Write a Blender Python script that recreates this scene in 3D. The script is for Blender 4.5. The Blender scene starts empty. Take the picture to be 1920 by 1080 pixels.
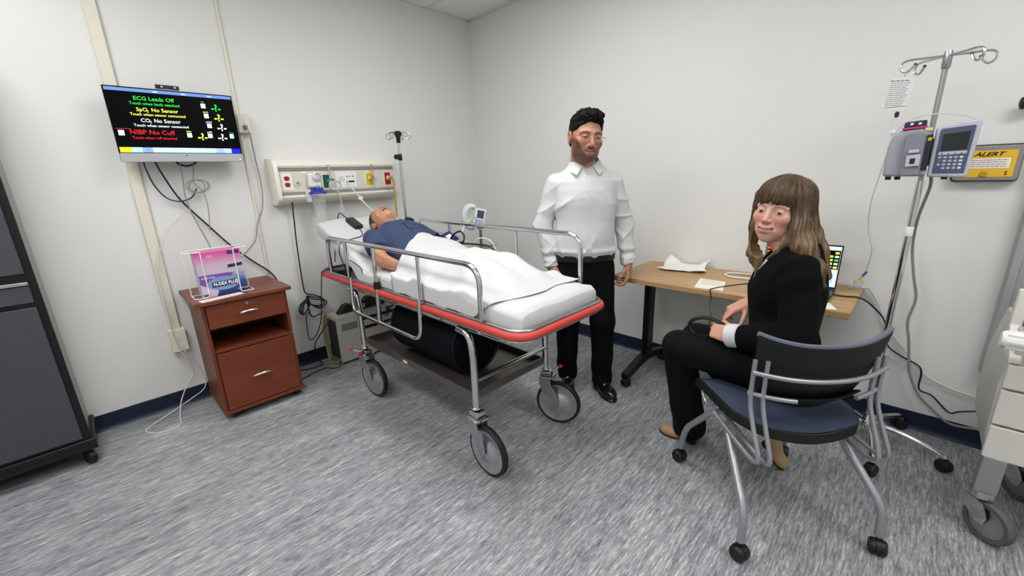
import bpy, bmesh, math, random
import numpy as np
from mathutils import Matrix, Vector, Euler

# ------------------------------------------------------------------ camera, world, lights, exposure
scene = bpy.context.scene
COL = scene.collection
def _cam():
    yaw, pitch, roll = math.radians(45.399), math.radians(-15.49), math.radians(-1.934)
    F = Vector((math.sin(yaw)*math.cos(pitch), math.cos(yaw)*math.cos(pitch), math.sin(pitch)))
    r = Vector((math.cos(yaw), -math.sin(yaw), 0)); u = r.cross(F)
    c, s = math.cos(roll), math.sin(roll)
    R = c*r + s*u; U = -s*r + c*u
    cd = bpy.data.cameras.new('camera'); cd.sensor_width = 36; cd.lens = 14.621
    cd.clip_start = 0.02; cd.clip_end = 50
    co = bpy.data.objects.new('camera', cd); COL.objects.link(co)
    co.matrix_world = Matrix(((R.x, U.x, -F.x, -2.855), (R.y, U.y, -F.y, -3.257), (R.z, U.z, -F.z, 1.39), (0, 0, 0, 1)))
    scene.camera = co
_cam()
scene.view_settings.view_transform = 'Standard'
scene.view_settings.look = 'None'
scene.view_settings.gamma = 1.0
scene.view_settings.use_curve_mapping = False
scene.view_settings.exposure = 0.15
w = bpy.data.worlds.new('world'); scene.world = w; w.use_nodes = True
w.node_tree.nodes['Background'].inputs[0].default_value = (0.75, 0.77, 0.8, 1)
w.node_tree.nodes['Background'].inputs[1].default_value = 0.05
# brightness of the ceiling troffers, the lamps of this room (built with the ceiling below)
LAMP_POWER = 13.0
ROOM_X0, ROOM_Y0, CEIL = -4.3, -5.2, 2.735

# ------------------------------------------------------------------ helpers
def chain(o):
    m = Matrix.Identity(4)
    while o is not None:
        m = o.matrix_basis @ m
        o = o.parent
    return m

def thing(name, label, cat, loc=(0, 0, 0), rotz=0, group=None):
    o = bpy.data.objects.new(name, None); COL.objects.link(o)
    o.empty_display_size = .05
    o.location = loc; o.rotation_euler = (0, 0, rotz)
    o['label'] = label; o['category'] = cat
    if group: o['group'] = group
    return o

def tag(o, label, cat, group=None):
    o['label'] = label; o['category'] = cat
    if group: o['group'] = group
    return o

def struct(o):
    o['kind'] = 'structure'
    return o

def newell(V):
    return V

class MB:
    def __init__(s): s.V = []; s.F = []
    def add(s, V, F):
        b = len(s.V); s.V += [tuple(v) for v in V]; s.F += [tuple(i+b for i in f) for f in F]; return s
    def box(s, c, d, M=None):
        V = [Vector((sx*d[0]/2, sy*d[1]/2, sz*d[2]/2)) for sz in (-1, 1) for sy in (-1, 1) for sx in (-1, 1)]
        if M is not None: V = [M @ v for v in V]
        V = [v+Vector(c) for v in V]
        return s.add(V, [(0, 2, 3, 1), (4, 5, 7, 6), (0, 1, 5, 4), (2, 6, 7, 3), (0, 4, 6, 2), (1, 3, 7, 5)])
    def bb(s, x0, x1, y0, y1, z0, z1):
        return s.box(((x0+x1)/2, (y0+y1)/2, (z0+z1)/2), (abs(x1-x0), abs(y1-y0), abs(z1-z0)))
    def tube(s, pts, r, n=8, closed=False, cap=True):
        P = [Vector(p) for p in pts]
        m = len(P); R = r if isinstance(r, (list, tuple)) else [r]*m
        T = []
        for i in range(m):
            a = P[(i-1) % m] if (closed or i > 0) else P[i]
            b = P[(i+1) % m] if (closed or i < m-1) else P[i]
            t = (b-a); T.append(t.normalized() if t.length > 1e-9 else Vector((0, 0, 1)))
        up = Vector((0, 0, 1)) if abs(T[0].z) < .9 else Vector((1, 0, 0))
        N = (up - T[0]*up.dot(T[0])).normalized()
        V = []
        for i in range(m):
            N = N - T[i]*N.dot(T[i])
            N = N.normalized() if N.length > 1e-6 else T[i].orthogonal().normalized()
            B = T[i].cross(N)
            for k in range(n):
                a = 2*math.pi*k/n
                V.append(P[i] + (N*math.cos(a)+B*math.sin(a))*R[i])
        F = []
        for i in range(m if closed else m-1):
            j = (i+1) % m
            for k in range(n):
                F.append((i*n+k, i*n+(k+1) % n, j*n+(k+1) % n, j*n+k))
        if cap and not closed:
            F.append(tuple(range(n-1, -1, -1))); F.append(tuple((m-1)*n+k for k in range(n)))
        return s.add(V, F)
    def cyl(s, p0, p1, r0, r1=None, n=16):
        return s.tube([p0, p1], [r0, r0 if r1 is None else r1], n)
    def lathe(s, prof, c=(0, 0, 0), axis=(0, 0, 1), n=24, cap=True):
        A = Vector(axis).normalized(); X = A.orthogonal().normalized(); Y = A.cross(X); c = Vector(c)
        V = []
        for (r, z) in prof:
            for k in range(n):
                a = 2*math.pi*k/n
                V.append(c + A*z + (X*math.cos(a)+Y*math.sin(a))*max(r, 1e-5))
        F = []
        for i in range(len(prof)-1):
            for k in range(n):
                F.append((i*n+k, i*n+(k+1) % n, (i+1)*n+(k+1) % n, (i+1)*n+k))
        if cap:
            F.append(tuple(range(n-1, -1, -1))); F.append(tuple((len(prof)-1)*n+k for k in range(n)))
        return s.add(V, F)
    def prism(s, poly, o, ux, uy, h):
        """polygon (list of 2d) in plane (o, ux, uy), extruded by vector h"""
        o, ux, uy, h = Vector(o), Vector(ux), Vector(uy), Vector(h)
        n = len(poly)
        V = [o+ux*a+uy*b for a, b in poly] + [o+ux*a+uy*b+h for a, b in poly]
        F = [tuple(range(n-1, -1, -1)), tuple(range(n, 2*n))]
        for i in range(n):
            j = (i+1) % n; F.append((i, j, n+j, n+i))
        return s.add(V, F)
    def ell(s, c, r, n=16, m=10, M=None):
        V = []; F = []
        c = Vector(c)
        if not isinstance(r, (list, tuple)): r = (r, r, r)
        for i in range(m+1):
            t = math.pi*i/m
            for k in range(n):
                a = 2*math.pi*k/n
                v = Vector((r[0]*math.sin(t)*math.cos(a), r[1]*math.sin(t)*math.sin(a), r[2]*math.cos(t)))
                V.append(c + (M @ v if M is not None else v))
        for i in range(m):
            for k in range(n):
                F.append((i*n+k, (i+1)*n+k, (i+1)*n+(k+1) % n, i*n+(k+1) % n))
        return s.add(V, F)
    def build(s, name, m, parent=None, bevel=0, smooth=38, local=False, seg=2):
        me = bpy.data.meshes.new(name)
        V = s.V
        if parent is not None and not local:
            inv = chain(parent).inverted(); V = [inv @ Vector(v) for v in V]
        o = bpy.data.objects.new(name, me); COL.objects.link(o)
        off = Vector((0, 0, 0))
        if parent is None and not local:
            a = np.array([tuple(v) for v in V]); lo, hi = a.min(0), a.max(0)
            off = Vector(((lo[0]+hi[0])/2, (lo[1]+hi[1])/2, lo[2])); V = [Vector(v)-off for v in V]
            o.location = off
        me.from_pydata([tuple(v) for v in V], [], s.F)
        bm = bmesh.new(); bm.from_mesh(me)
        bmesh.ops.remove_doubles(bm, verts=bm.verts, dist=1e-6)
        bmesh.ops.recalc_face_normals(bm, faces=bm.faces); bm.to_mesh(me); bm.free()
        if m is not None: me.materials.append(m)
        if smooth:
            me.polygons.foreach_set('use_smooth', [True]*len(me.polygons))
            me.set_sharp_from_angle(angle=math.radians(smooth))
        if parent is not None: o.parent = parent
        if bevel:
            b = o.modifiers.new('bevel', 'BEVEL'); b.width = bevel; b.segments = seg
            b.limit_method = 'ANGLE'; b.angle_limit = math.radians(35); b.harden_normals = True
        me.update()
        return o

def raw(name, V, F, m, parent=None, smooth=True, cols=None):
    """numpy mesh, coordinates in world (or parent chain)"""
    V = np.asarray(V, float)
    off = np.zeros(3)
    if parent is not None:
        inv = np.array(chain(parent).inverted()); V = V@inv[:3, :3].T+inv[:3, 3]
    else:
        lo, hi = V.min(0), V.max(0); off = np.array([(lo[0]+hi[0])/2, (lo[1]+hi[1])/2, lo[2]]); V = V-off
    me = bpy.data.meshes.new(name)
    F = np.asarray(F)
    me.vertices.add(len(V)); me.vertices.foreach_set('co', V.astype(np.float32).ravel())
    k = F.shape[1]
    me.loops.add(F.size); me.loops.foreach_set('vertex_index', F.astype(np.int32).ravel())
    me.polygons.add(len(F))
    me.polygons.foreach_set('loop_start', np.arange(0, F.size, k, dtype=np.int32))
    me.update(calc_edges=True)
    me.validate()
    if smooth: me.polygons.foreach_set('use_smooth', [True]*len(me.polygons))
    if cols is not None:
        a = me.color_attributes.new('Col', 'FLOAT_COLOR', 'POINT')
        c4 = np.ones((len(V), 4), np.float32); c4[:, :3] = cols
        a.data.foreach_set('color', c4.ravel())
    if m is not None: me.materials.append(m)
    o = bpy.data.objects.new(name, me); COL.objects.link(o); o.location = off
    if parent is not None: o.parent = parent
    return o

def cr(pts, n=6, closed=False):
    """Catmull-Rom through points"""
    P = [Vector(p) for p in pts]; out = []
    m = len(P)
    for i in range(m if closed else m-1):
        p0 = P[(i-1) % m] if (closed or i > 0) else P[0]*2-P[1]
        p1 = P[i]; p2 = P[(i+1) % m]
        p3 = P[(i+2) % m] if (closed or i+2 < m) else P[m-1]*2-P[m-2]
        for k in range(n):
            t = k/n
            out.append(.5*((2*p1)+(p2-p0)*t+(2*p0-5*p1+4*p2-p3)*t*t+(3*p1-p0-3*p2+p3)*t**3))
    if not closed: out.append(P[-1])
    return out

def fillet(pts, r, n=5, closed=False):
    """polyline with rounded corners"""
    P = [Vector(p) for p in pts]; m = len(P); out = []
    R = r if isinstance(r, (list, tuple)) else [r]*m
    for i in range(m):
        if not closed and i in (0, m-1): out.append(P[i]); continue
        a, b, c = P[(i-1) % m], P[i], P[(i+1) % m]
        d1, d2 = (a-b), (c-b)
        rr = min(R[i], d1.length*.49, d2.length*.49)
        s, e = b+d1.normalized()*rr, b+d2.normalized()*rr
        for k in range(n+1):
            t = k/n
            out.append(s*(1-t)**2+b*2*t*(1-t)+e*t*t)
    return out

def rrect(w, h, r, n=4):
    out = []
    for cx, cy, a0 in ((w/2-r, h/2-r, 0), (-w/2+r, h/2-r, 90), (-w/2+r, -h/2+r, 180), (w/2-r, -h/2+r, 270)):
        for k in range(n+1):
            a = math.radians(a0+90*k/n); out.append((cx+r*math.cos(a), cy+r*math.sin(a)))
    return out

def dup(o, parent=None):
    c = o.copy(); COL.objects.link(c); c.parent = parent
    for ch in [x for x in o.children]: dup(ch, c)
    return c

# ------------------------------------------------------------------ materials
MATS = {}
def srgb(c):
    if isinstance(c, str):
        c = c.lstrip('#'); c = tuple(int(c[i:i+2], 16)/255 for i in (0, 2, 4))
    return tuple(((x/12.92) if x <= .04045 else ((x+.055)/1.055)**2.4) for x in c)+(1,)

def mat(name, col, rough=.5, metal=0., bump=0., bscale=200., var=0., vscale=8., spec=None, sub=0., alpha=1., trans=0., ior=1.45, emit=0., coat=0., sheen=0.):
    if name in MATS: return MATS[name]
    m = bpy.data.materials.new(name); m.use_nodes = True
    nt = m.node_tree; N = nt.nodes; L = nt.links
    p = N['Principled BSDF']
    c = srgb(col)
    p.inputs['Base Color'].default_value = c
    p.inputs['Roughness'].default_value = rough
    p.inputs['Metallic'].default_value = metal
    p.inputs['Alpha'].default_value = alpha
    p.inputs['Transmission Weight'].default_value = trans
    p.inputs['IOR'].default_value = ior
    if spec is not None: p.inputs['Specular IOR Level'].default_value = spec
    if coat: p.inputs['Coat Weight'].default_value = coat; p.inputs['Coat Roughness'].default_value = .15
    if sheen: p.inputs['Sheen Weight'].default_value = sheen
    if sub:
        p.inputs['Subsurface Weight'].default_value = sub; p.inputs['Subsurface Radius'].default_value = (.01, .004, .002); p.inputs['Subsurface Scale'].default_value = .5
    if emit: p.inputs['Emission Color'].default_value = c; p.inputs['Emission Strength'].default_value = emit
    tc = N.new('ShaderNodeTexCoord')
    if var:
        nz = N.new('ShaderNodeTexNoise'); nz.inputs['Scale'].default_value = vscale; nz.inputs['Detail'].default_value = 5
        L.new(tc.outputs['Object'], nz.inputs['Vector'])
        mx = N.new('ShaderNodeMix'); mx.data_type = 'RGBA'
        mx.inputs[6].default_value = tuple(x*(1-var) for x in c[:3])+(1,)
        mx.inputs[7].default_value = tuple(min(1, x*(1+var)) for x in c[:3])+(1,)
        L.new(nz.outputs['Fac'], mx.inputs[0]); L.new(mx.outputs[2], p.inputs['Base Color'])
    if bump:
        nb = N.new('ShaderNodeTexNoise'); nb.inputs['Scale'].default_value = bscale; nb.inputs['Detail'].default_value = 3
        L.new(tc.outputs['Object'], nb.inputs['Vector'])
        bp = N.new('ShaderNodeBump'); bp.inputs['Strength'].default_value = bump; bp.inputs['Distance'].default_value = .002
        L.new(nb.outputs['Fac'], bp.inputs['Height']); L.new(bp.outputs['Normal'], p.inputs['Normal'])
    MATS[name] = m
    return m

def floor_mat():
    m = bpy.data.materials.new('vinyl_floor'); m.use_nodes = True
    nt = m.node_tree; N = nt.nodes; L = nt.links; p = N['Principled BSDF']
    tc = N.new('ShaderNodeTexCoord')
    def streak(sx, sy, det):
        mp = N.new('ShaderNodeMapping'); mp.inputs['Scale'].default_value = (sx, sy, 1)
        L.new(tc.outputs['Object'], mp.inputs['Vector'])
        n = N.new('ShaderNodeTexNoise'); n.inputs['Scale'].default_value = 1; n.inputs['Detail'].default_value = det; n.inputs['Roughness'].default_value = .6
        L.new(mp.outputs['Vector'], n.inputs['Vector']); return n
    def mathn(op, a, b):
        q = N.new('ShaderNodeMath'); q.operation = op
        for i, v in enumerate((a, b)):
            if isinstance(v, (int, float)): q.inputs[i].default_value = v
            else: L.new(v, q.inputs[i])
        return q.outputs[0]
    a = streak(13, 120, 3); b = streak(38, 300, 2); c = streak(1.3, 3.0, 2); d = streak(4, 34, 2)
    s = mathn('ADD', mathn('MULTIPLY', a.outputs['Fac'], .40), mathn('MULTIPLY', b.outputs['Fac'], .30))
    s = mathn('ADD', s, mathn('MULTIPLY', c.outputs['Fac'], .12))
    s = mathn('ADD', s, mathn('MULTIPLY', d.outputs['Fac'], .18))
    r = N.new('ShaderNodeValToRGB')
    e = r.color_ramp.elements
    e[0].position = .37; e[0].color = srgb('#57595b')
    e[1].position = .65; e[1].color = srgb('#dcdddc')
    q = e.new(.47); q.color = srgb('#838688')
    q = e.new(.55); q.color = srgb('#a5a7a8')
    L.new(s, r.inputs[0]); L.new(r.outputs[0], p.inputs['Base Color'])
    p.inputs['Roughness'].default_value = .42; p.inputs['Specular IOR Level'].default_value = .35
    bp = N.new('ShaderNodeBump'); bp.inputs['Strength'].default_value = .12; bp.inputs['Distance'].default_value = .001
    L.new(b.outputs['Fac'], bp.inputs['Height']); L.new(bp.outputs['Normal'], p.inputs['Normal'])
    return m

def wood_mat(name, c0, c1, sx, sy, sz, rough=.4):
    m = bpy.data.materials.new(name); m.use_nodes = True
    nt = m.node_tree; N = nt.nodes; L = nt.links; p = N['Principled BSDF']
    tc = N.new('ShaderNodeTexCoord'); mp = N.new('ShaderNodeMapping'); mp.inputs['Scale'].default_value = (sx, sy, sz)
    L.new(tc.outputs['Object'], mp.inputs['Vector'])
    n = N.new('ShaderNodeTexNoise'); n.inputs['Scale'].default_value = 1; n.inputs['Detail'].default_value = 6; n.inputs['Distortion'].default_value = .6
    L.new(mp.outputs['Vector'], n.inputs['Vector'])
    r = N.new('ShaderNodeValToRGB'); r.color_ramp.elements[0].position = .3; r.color_ramp.elements[1].position = .7
    r.color_ramp.elements[0].color = srgb(c0); r.color_ramp.elements[1].color = srgb(c1)
    L.new(n.outputs['Fac'], r.inputs[0]); L.new(r.outputs[0], p.inputs['Base Color'])
    p.inputs['Roughness'].default_value = rough; p.inputs['Specular IOR Level'].default_value = .35
    return m

def vcol_mat(name, rough=.5, sub=0., bump=0., bscale=300., spec=.4, stretch=None, var=0.):
    m = bpy.data.materials.new(name); m.use_nodes = True
    nt = m.node_tree; N = nt.nodes; L = nt.links; p = N['Principled BSDF']
    a = N.new('ShaderNodeVertexColor'); a.layer_name = 'Col'
    p.inputs['Roughness'].default_value = rough; p.inputs['Specular IOR Level'].default_value = spec
    tc = N.new('ShaderNodeTexCoord'); mp = N.new('ShaderNodeMapping')
    mp.inputs['Scale'].default_value = stretch or (1, 1, 1)
    L.new(tc.outputs['Object'], mp.inputs['Vector'])
    nb = N.new('ShaderNodeTexNoise'); nb.inputs['Scale'].default_value = bscale; nb.inputs['Detail'].default_value = 4
    L.new(mp.outputs['Vector'], nb.inputs['Vector'])
    if var:
        mr = N.new('ShaderNodeMapRange'); mr.inputs[3].default_value = 1-var; mr.inputs[4].default_value = 1+var
        mr.inputs[1].default_value = .3; mr.inputs[2].default_value = .7
        L.new(nb.outputs['Fac'], mr.inputs[0])
        vm = N.new('ShaderNodeVectorMath'); vm.operation = 'SCALE'
        L.new(a.outputs['Color'], vm.inputs[0]); L.new(mr.outputs[0], vm.inputs['Scale'])
        L.new(vm.outputs[0], p.inputs['Base Color'])
    else:
        L.new(a.outputs['Color'], p.inputs['Base Color'])
    if sub:
        p.inputs['Subsurface Weight'].default_value = sub; p.inputs['Subsurface Radius'].default_value = (.012, .004, .002); p.inputs['Subsurface Scale'].default_value = .4
    if bump:
        bp = N.new('ShaderNodeBump'); bp.inputs['Strength'].default_value = bump; bp.inputs['Distance'].default_value = .002
        L.new(nb.outputs['Fac'], bp.inputs['Height']); L.new(bp.outputs['Normal'], p.inputs['Normal'])
    return m

def lettering(txt, m, parent, origin, ux, uy, size, name='lettering', align='LEFT', shear=0., bold=0., depth=.0003, xs=1.0):
    """flat printed text; baseline at origin, running along ux, up along uy (world)"""
    cu = bpy.data.curves.new(name, 'FONT'); cu.body = txt; cu.size = size; cu.align_x = align
    cu.shear = shear; cu.offset = bold*size; cu.extrude = depth; cu.resolution_u = 2
    to = bpy.data.objects.new('tmp_text', cu); COL.objects.link(to)
    dg = bpy.context.evaluated_depsgraph_get(); dg.update()
    me = bpy.data.meshes.new_from_object(to.evaluated_get(dg))
    bpy.data.objects.remove(to)
    ux, uy = Vector(ux).normalized(), Vector(uy).normalized(); n = ux.cross(uy)
    M = Matrix(((ux.x*xs, uy.x, n.x, origin[0]), (ux.y*xs, uy.y, n.y, origin[1]), (ux.z*xs, uy.z, n.z, origin[2]), (0, 0, 0, 1)))
    if parent is not None: M = chain(parent).inverted() @ M
    me.transform(M); me.name = name
    me.materials.clear(); me.materials.append(m)
    o = bpy.data.objects.new(name, me); COL.objects.link(o); o.parent = parent
    return o

def scribble(m, parent, origin, ux, uy, width, h, seed=0, name='print_line'):
    """a row of print too small to read: short flat strokes along ux"""
    rg = random.Random(seed); o, ux, uy = Vector(origin), Vector(ux).normalized(), Vector(uy).normalized(); n = ux.cross(uy)*.0002
    b = MB(); x = 0.
    while x < width:
        wd = min(rg.uniform(1.2, 4.)*h, width-x)
        b.prism([(x, 0), (x+wd, 0), (x+wd, h*.62), (x, h*.62)], o, ux, uy, n); x += wd+h*.45
    return b.build(name, m, parent, smooth=0)

# common materials
chrome = mat('chrome', '#d2d4d6', .12, 1.0)
steel = mat('brushed_steel', '#a9abad', .3, 1.0)
silver = mat('silver_paint', '#a2a4a8', .35, .6)
blackp = mat('black_plastic', '#121214', .45, bump=.1)
blackr = mat('black_rubber', '#131313', .6)
whitep = mat('white_plastic', '#e6e5e0', .4)
cream = mat('cream_plastic', '#e3ddcd', .45, bump=.03)
cable_b = mat('black_cable', '#17181a', .45)
cable_g = mat('grey_cable', '#8b8a88', .5)
cable_w = mat('white_cable', '#dcdad4', .45)
paper = mat('white_paper', '#ecebe4', .7, var=.04, vscale=30)
clear = mat('clear_plastic', '#f3f6f6', .08, trans=.85, alpha=.45, ior=1.25)
# ------------------------------------------------------------------ room shell
wallm = mat('painted_wall', '#dfdfdb', .6, bump=.12, bscale=90, spec=.25)
def slab(name, x0, x1, y0, y1, z0, z1, m):
    return struct(MB().bb(x0, x1, y0, y1, z0, z1).build(name, m, smooth=0))
slab('floor', ROOM_X0-.1, .1, ROOM_Y0-.1, .1, -.1, 0, floor_mat())
slab('wall_left', ROOM_X0-.1, .1, 0, .1, 0, CEIL+.1, wallm)
slab('wall_right', 0, .1, ROOM_Y0-.1, 0, 0, CEIL+.1, wallm)
slab('wall_front', ROOM_X0-.1, .1, ROOM_Y0-.1, ROOM_Y0, 0, CEIL+.1, wallm)
slab('wall_back', ROOM_X0-.1, ROOM_X0, ROOM_Y0, 0, 0, CEIL+.1, wallm)
navy = mat('navy_vinyl_baseboard', '#0d1a33', .4)
def baseboard(name, a, b):
    a, b = Vector(a), Vector(b); d = (b-a).normalized(); n = Vector((d.y, -d.x, 0))
    prof = [(0, 0), (.016, 0), (.012, .006), (.006, .014), (.0045, .03), (.0045, .098), (0, .101)]
    m = MB(); V = []; k = len(prof)
    for p in (a, b): V += [p+n*x+Vector((0, 0, z)) for x, z in prof]
    F = [(i, (i+1) % k, k+(i+1) % k, k+i) for i in range(k)]+[tuple(range(k)), tuple(range(2*k-1, k-1, -1))]
    m.add(V, F); return struct(m.build(name, navy))
baseboard('baseboard_left', (ROOM_X0, 0, 0), (0, 0, 0))
baseboard('baseboard_right', (0, 0, 0), (0, ROOM_Y0, 0))
# suspended ceiling: deck, T-bars, tiles, troffers
ceil = slab('ceiling', ROOM_X0-.1, .1, ROOM_Y0-.1, .1, CEIL+.03, CEIL+.1, mat('ceiling_deck', '#8d8d8a', .9))
tilem = mat('acoustic_tile', '#eceae6', .9, bump=.5, bscale=260, var=.06, vscale=120)
barm = mat('ceiling_grid_bar', '#d9d8d3', .5)
G = .6096; GX0, GY0 = -.468, -.566
xs = [0]+[GX0-G*i for i in range(7) if GX0-G*i > ROOM_X0]+[ROOM_X0]
ys = [0]+[GY0-G*i for i in range(9) if GY0-G*i > ROOM_Y0]+[ROOM_Y0]
TR = [(2, 2, 4), (2, 6, 8), (5, 4, 6), (5, 0+1, 3)]
used = {(c, r) for c, r0, r1 in TR for r in range(r0, r1)}
tile_cache = {}
for i in range(len(xs)-1):
    for j in range(len(ys)-1):
        if (i, j) in used: continue
        wx, wy = xs[i]-xs[i+1]-.012, ys[j]-ys[j+1]-.012
        if wx < .02 or wy < .02: continue
        key = (round(wx, 3), round(wy, 3))
        if key not in tile_cache:
            tile_cache[key] = MB().bb(-wx/2, wx/2, -wy/2, wy/2, 0, .015).build('ceiling_tile', tilem, local=True, smooth=0)
            t = tile_cache[key]
        else:
            t = tile_cache[key].copy(); COL.objects.link(t)
        t.parent = ceil
        inv = chain(ceil).inverted()
        t.location = inv @ Vector(((xs[i]+xs[i+1])/2, (ys[j]+ys[j+1])/2, CEIL+.006))
for x in xs[1:-1]: MB().bb(x-.012, x+.012, ROOM_Y0, 0, CEIL, CEIL+.02).build('grid_bar', barm, ceil, smooth=0)
for y in ys[1:-1]: MB().bb(ROOM_X0, 0, y-.012, y+.012, CEIL+.001, CEIL+.02).build('grid_bar', barm, ceil, smooth=0)
MB().bb(ROOM_X0, 0, -.022, 0, CEIL-.002, CEIL+.02).build('wall_angle', barm, ceil, smooth=0)
MB().bb(-.022, 0, ROOM_Y0, 0, CEIL-.002, CEIL+.02).build('wall_angle', barm, ceil, smooth=0)
lensm = mat('lit_diffuser', '#fdfdff', .6, emit=LAMP_POWER)
framem = mat('troffer_frame', '#e8e8e6', .5)
TLAB = ['recessed fluorescent ceiling light above the gurney', 'recessed fluorescent ceiling light toward the near end of the right wall',
        'recessed fluorescent ceiling light behind the tall dark cabinet side', 'recessed fluorescent ceiling light between the wall monitor and the gurney light']
for (c, r0, r1), lab in zip(TR, TLAB):
    x0, x1, y0, y1 = xs[c+1], xs[c], ys[r1], ys[r0]
    t = thing('ceiling_light', lab, 'ceiling light', ((x0+x1)/2, (y0+y1)/2, CEIL), group='recessed ceiling lights')
    f = MB()
    f.bb(x0+.012, x1-.012, y0+.012, y0+.035, CEIL-.002, CEIL+.02).bb(x0+.012, x1-.012, y1-.035, y1-.012, CEIL-.002, CEIL+.02)
    f.bb(x0+.012, x0+.035, y0+.035, y1-.035, CEIL-.002, CEIL+.02).bb(x1-.035, x1-.012, y0+.035, y1-.035, CEIL-.002, CEIL+.02)
    f.build('frame', framem, t, smooth=0)
    MB().bb(x0+.035, x1-.035, y0+.035, y1-.035, CEIL+.004, CEIL+.012).build('diffuser', lensm, t, smooth=0)

# surface raceways on the left wall, wall rail on the right wall
racem = mat('raceway_cream', '#ded9c9', .5)
def raceway(name, x, w, z0, z1, d=.02):
    m = MB(); m.prism([(-w/2, 0), (-w/2, -d*.7), (-w/2+.005, -d), (w/2-.005, -d), (w/2, -d*.7), (w/2, 0)], (x, 0, z0), (1, 0, 0), (0, 1, 0), (0, 0, z1-z0))
    return struct(m.build(name, racem))
raceway('trim_1', -2.588, .058, .51, CEIL, .022)
raceway('trim_2', -2.012, .018, 1.805, CEIL, .014)
raceway('trim_3', -2.012, .018, .76, 1.69, .014)
rail = mat('grey_rail', '#a9aaac', .4, .3)
m = MB(); m.prism([(0, 0), (-.055, 0), (-.06, -.005), (-.06, -.03), (-.045, -.035), (-.045, -.085), (-.06, -.09), (-.06, -.118), (-.055, -.123), (0, -.123)], (0, -3.575, .41), (1, 0, 0), (0, 1, 0), (0, 0, 1.45))
struct(m.build('trim_4', rail))
# ceiling to floor wall outlets
def outlet(label, x, z, h, w=.075, d=.045, g='wall outlet boxes on raceways'):
    t = thing('wall_outlet', label, 'outlet', (x, -d, z-h/2), group=g)
    MB().bb(x-w/2, x+w/2, -d, -.0005, z-h/2, z+h/2).build('box', cream, t, bevel=.004)
    MB().bb(x-w/2+.004, x+w/2-.004, -d-.005, -d, z-h/2+.004, z+h/2-.004).build('cover_plate', cream, t, bevel=.002)
    for s in (-1, 1):
        zz = z+s*.022
        f = MB().prism(rrect(.032, .028, .012), (x, -d-.005, zz), (1, 0, 0), (0, 0, 1), (0, -.002, 0)).build('socket', mat('ivory', '#efe9da', .4), t)
        for q in (-.0065, .0065): MB().bb(x+q-.001, x+q+.001, -d-.0078, -d-.0069, zz-.002, zz+.008).build('slot', blackp, f, smooth=0)
        MB().cyl((x, -d-.0069, zz-.008), (x, -d-.0078, zz-.008), .0025, n=8).build('slot', blackp, f)
    MB().cyl((x, -d-.005, z), (x, -d-.0065, z), .003, n=8).build('screw', steel, t)
    return t
outlet('cream outlet box beside the wall monitor on the narrow raceway', -1.995, 1.748, .115)
outlet('cream outlet box at the foot of the wide raceway by the cabinet', -2.586, .443, .145, w=.085)
# ------------------------------------------------------------------ tall dark storage cabinet on casters
dgrey = mat('charcoal_laminate', '#42444b', .5, bump=.06, bscale=500)
dblack = mat('black_trim', '#0b0b0d', .4)
sidem = mat('grey_side_panel', '#9c9a94', .5)
def caster(name, parent, x, y, r=.03, w=.03, ang=0., z0=0., stem=.02, hood=True, m=blackp, twin=True):
    """small twin-wheel caster; wheel axis along angle ang; returns the part"""
    ax = Vector((math.cos(ang), math.sin(ang), 0)); c = Vector((x, y, z0+r))
    h = MB()
    fw = Vector((-ax.y, ax.x, 0))
    poly = [(math.cos(a)*r*1.06, math.sin(a)*r*1.06) for a in [math.radians(d) for d in range(-5, 200, 17)]]
    if hood: h.prism(poly, c-ax*w*.14, fw, (0, 0, 1), ax*w*.28)
    h.cyl(c+Vector((0, 0, r*.4)), c+Vector((0, 0, r+stem)), r*.32, n=10)
    o = h.build(name, m, parent)
    for s in (-1, 1):
        MB().lathe([(r*.5, -w*.5), (r*.86, -w*.5), (r, -w*.36), (r, -w*.16), (r*.5, -w*.16)] if s < 0 else [(r*.5, w*.16), (r, w*.16), (r, w*.36), (r*.86, w*.5), (r*.5, w*.5)], c, ax, 20).build('wheel', m, o)
    return o
t = thing('storage_cabinet', 'tall charcoal storage cabinet with black trim standing on casters', 'cabinet', (-3.52, -.2, 0))
X0, X1, YF, YB, ZB, ZT = -3.97, -3.062, -.375, -.03, .085, 2.1
MB().bb(X0, X1-.0, YF+.03, YB, ZB+.06, ZT).build('body', sidem, t, bevel=.004)
MB().bb(X0-.005, X1+.005, YF+.004, YF+.029, ZB+.02, ZT).build('front_frame', dblack, t, bevel=.004)
MB().bb(X0-.005, X1+.02, YF-.012, YB-.02, ZB, ZB+.058).build('base_rail', dblack, t, bevel=.006)
def cabdoor(z0, z1, nm):
    d = MB().bb(X0+.02, X1-.022, YF-.012, YF+.003, z0, z1).build(nm, dgrey, t, bevel=.003)
    return d
cabdoor(ZB+.075, .862, 'lower_door'); dr = cabdoor(.885, .965, 'drawer_front')
MB().bb(X0+.02, X1-.022, YF-.02, YF+.002, .968, .982).build('pull_strip', silver, t, bevel=.002)
cabdoor(1.02, 2.08, 'upper_door')
for x in (X0+.06, X1-.02):
    for y in (YF+.02, YB-.06): caster('caster', t, x, y, r=.036, w=.03, ang=.5, stem=.015)

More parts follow.
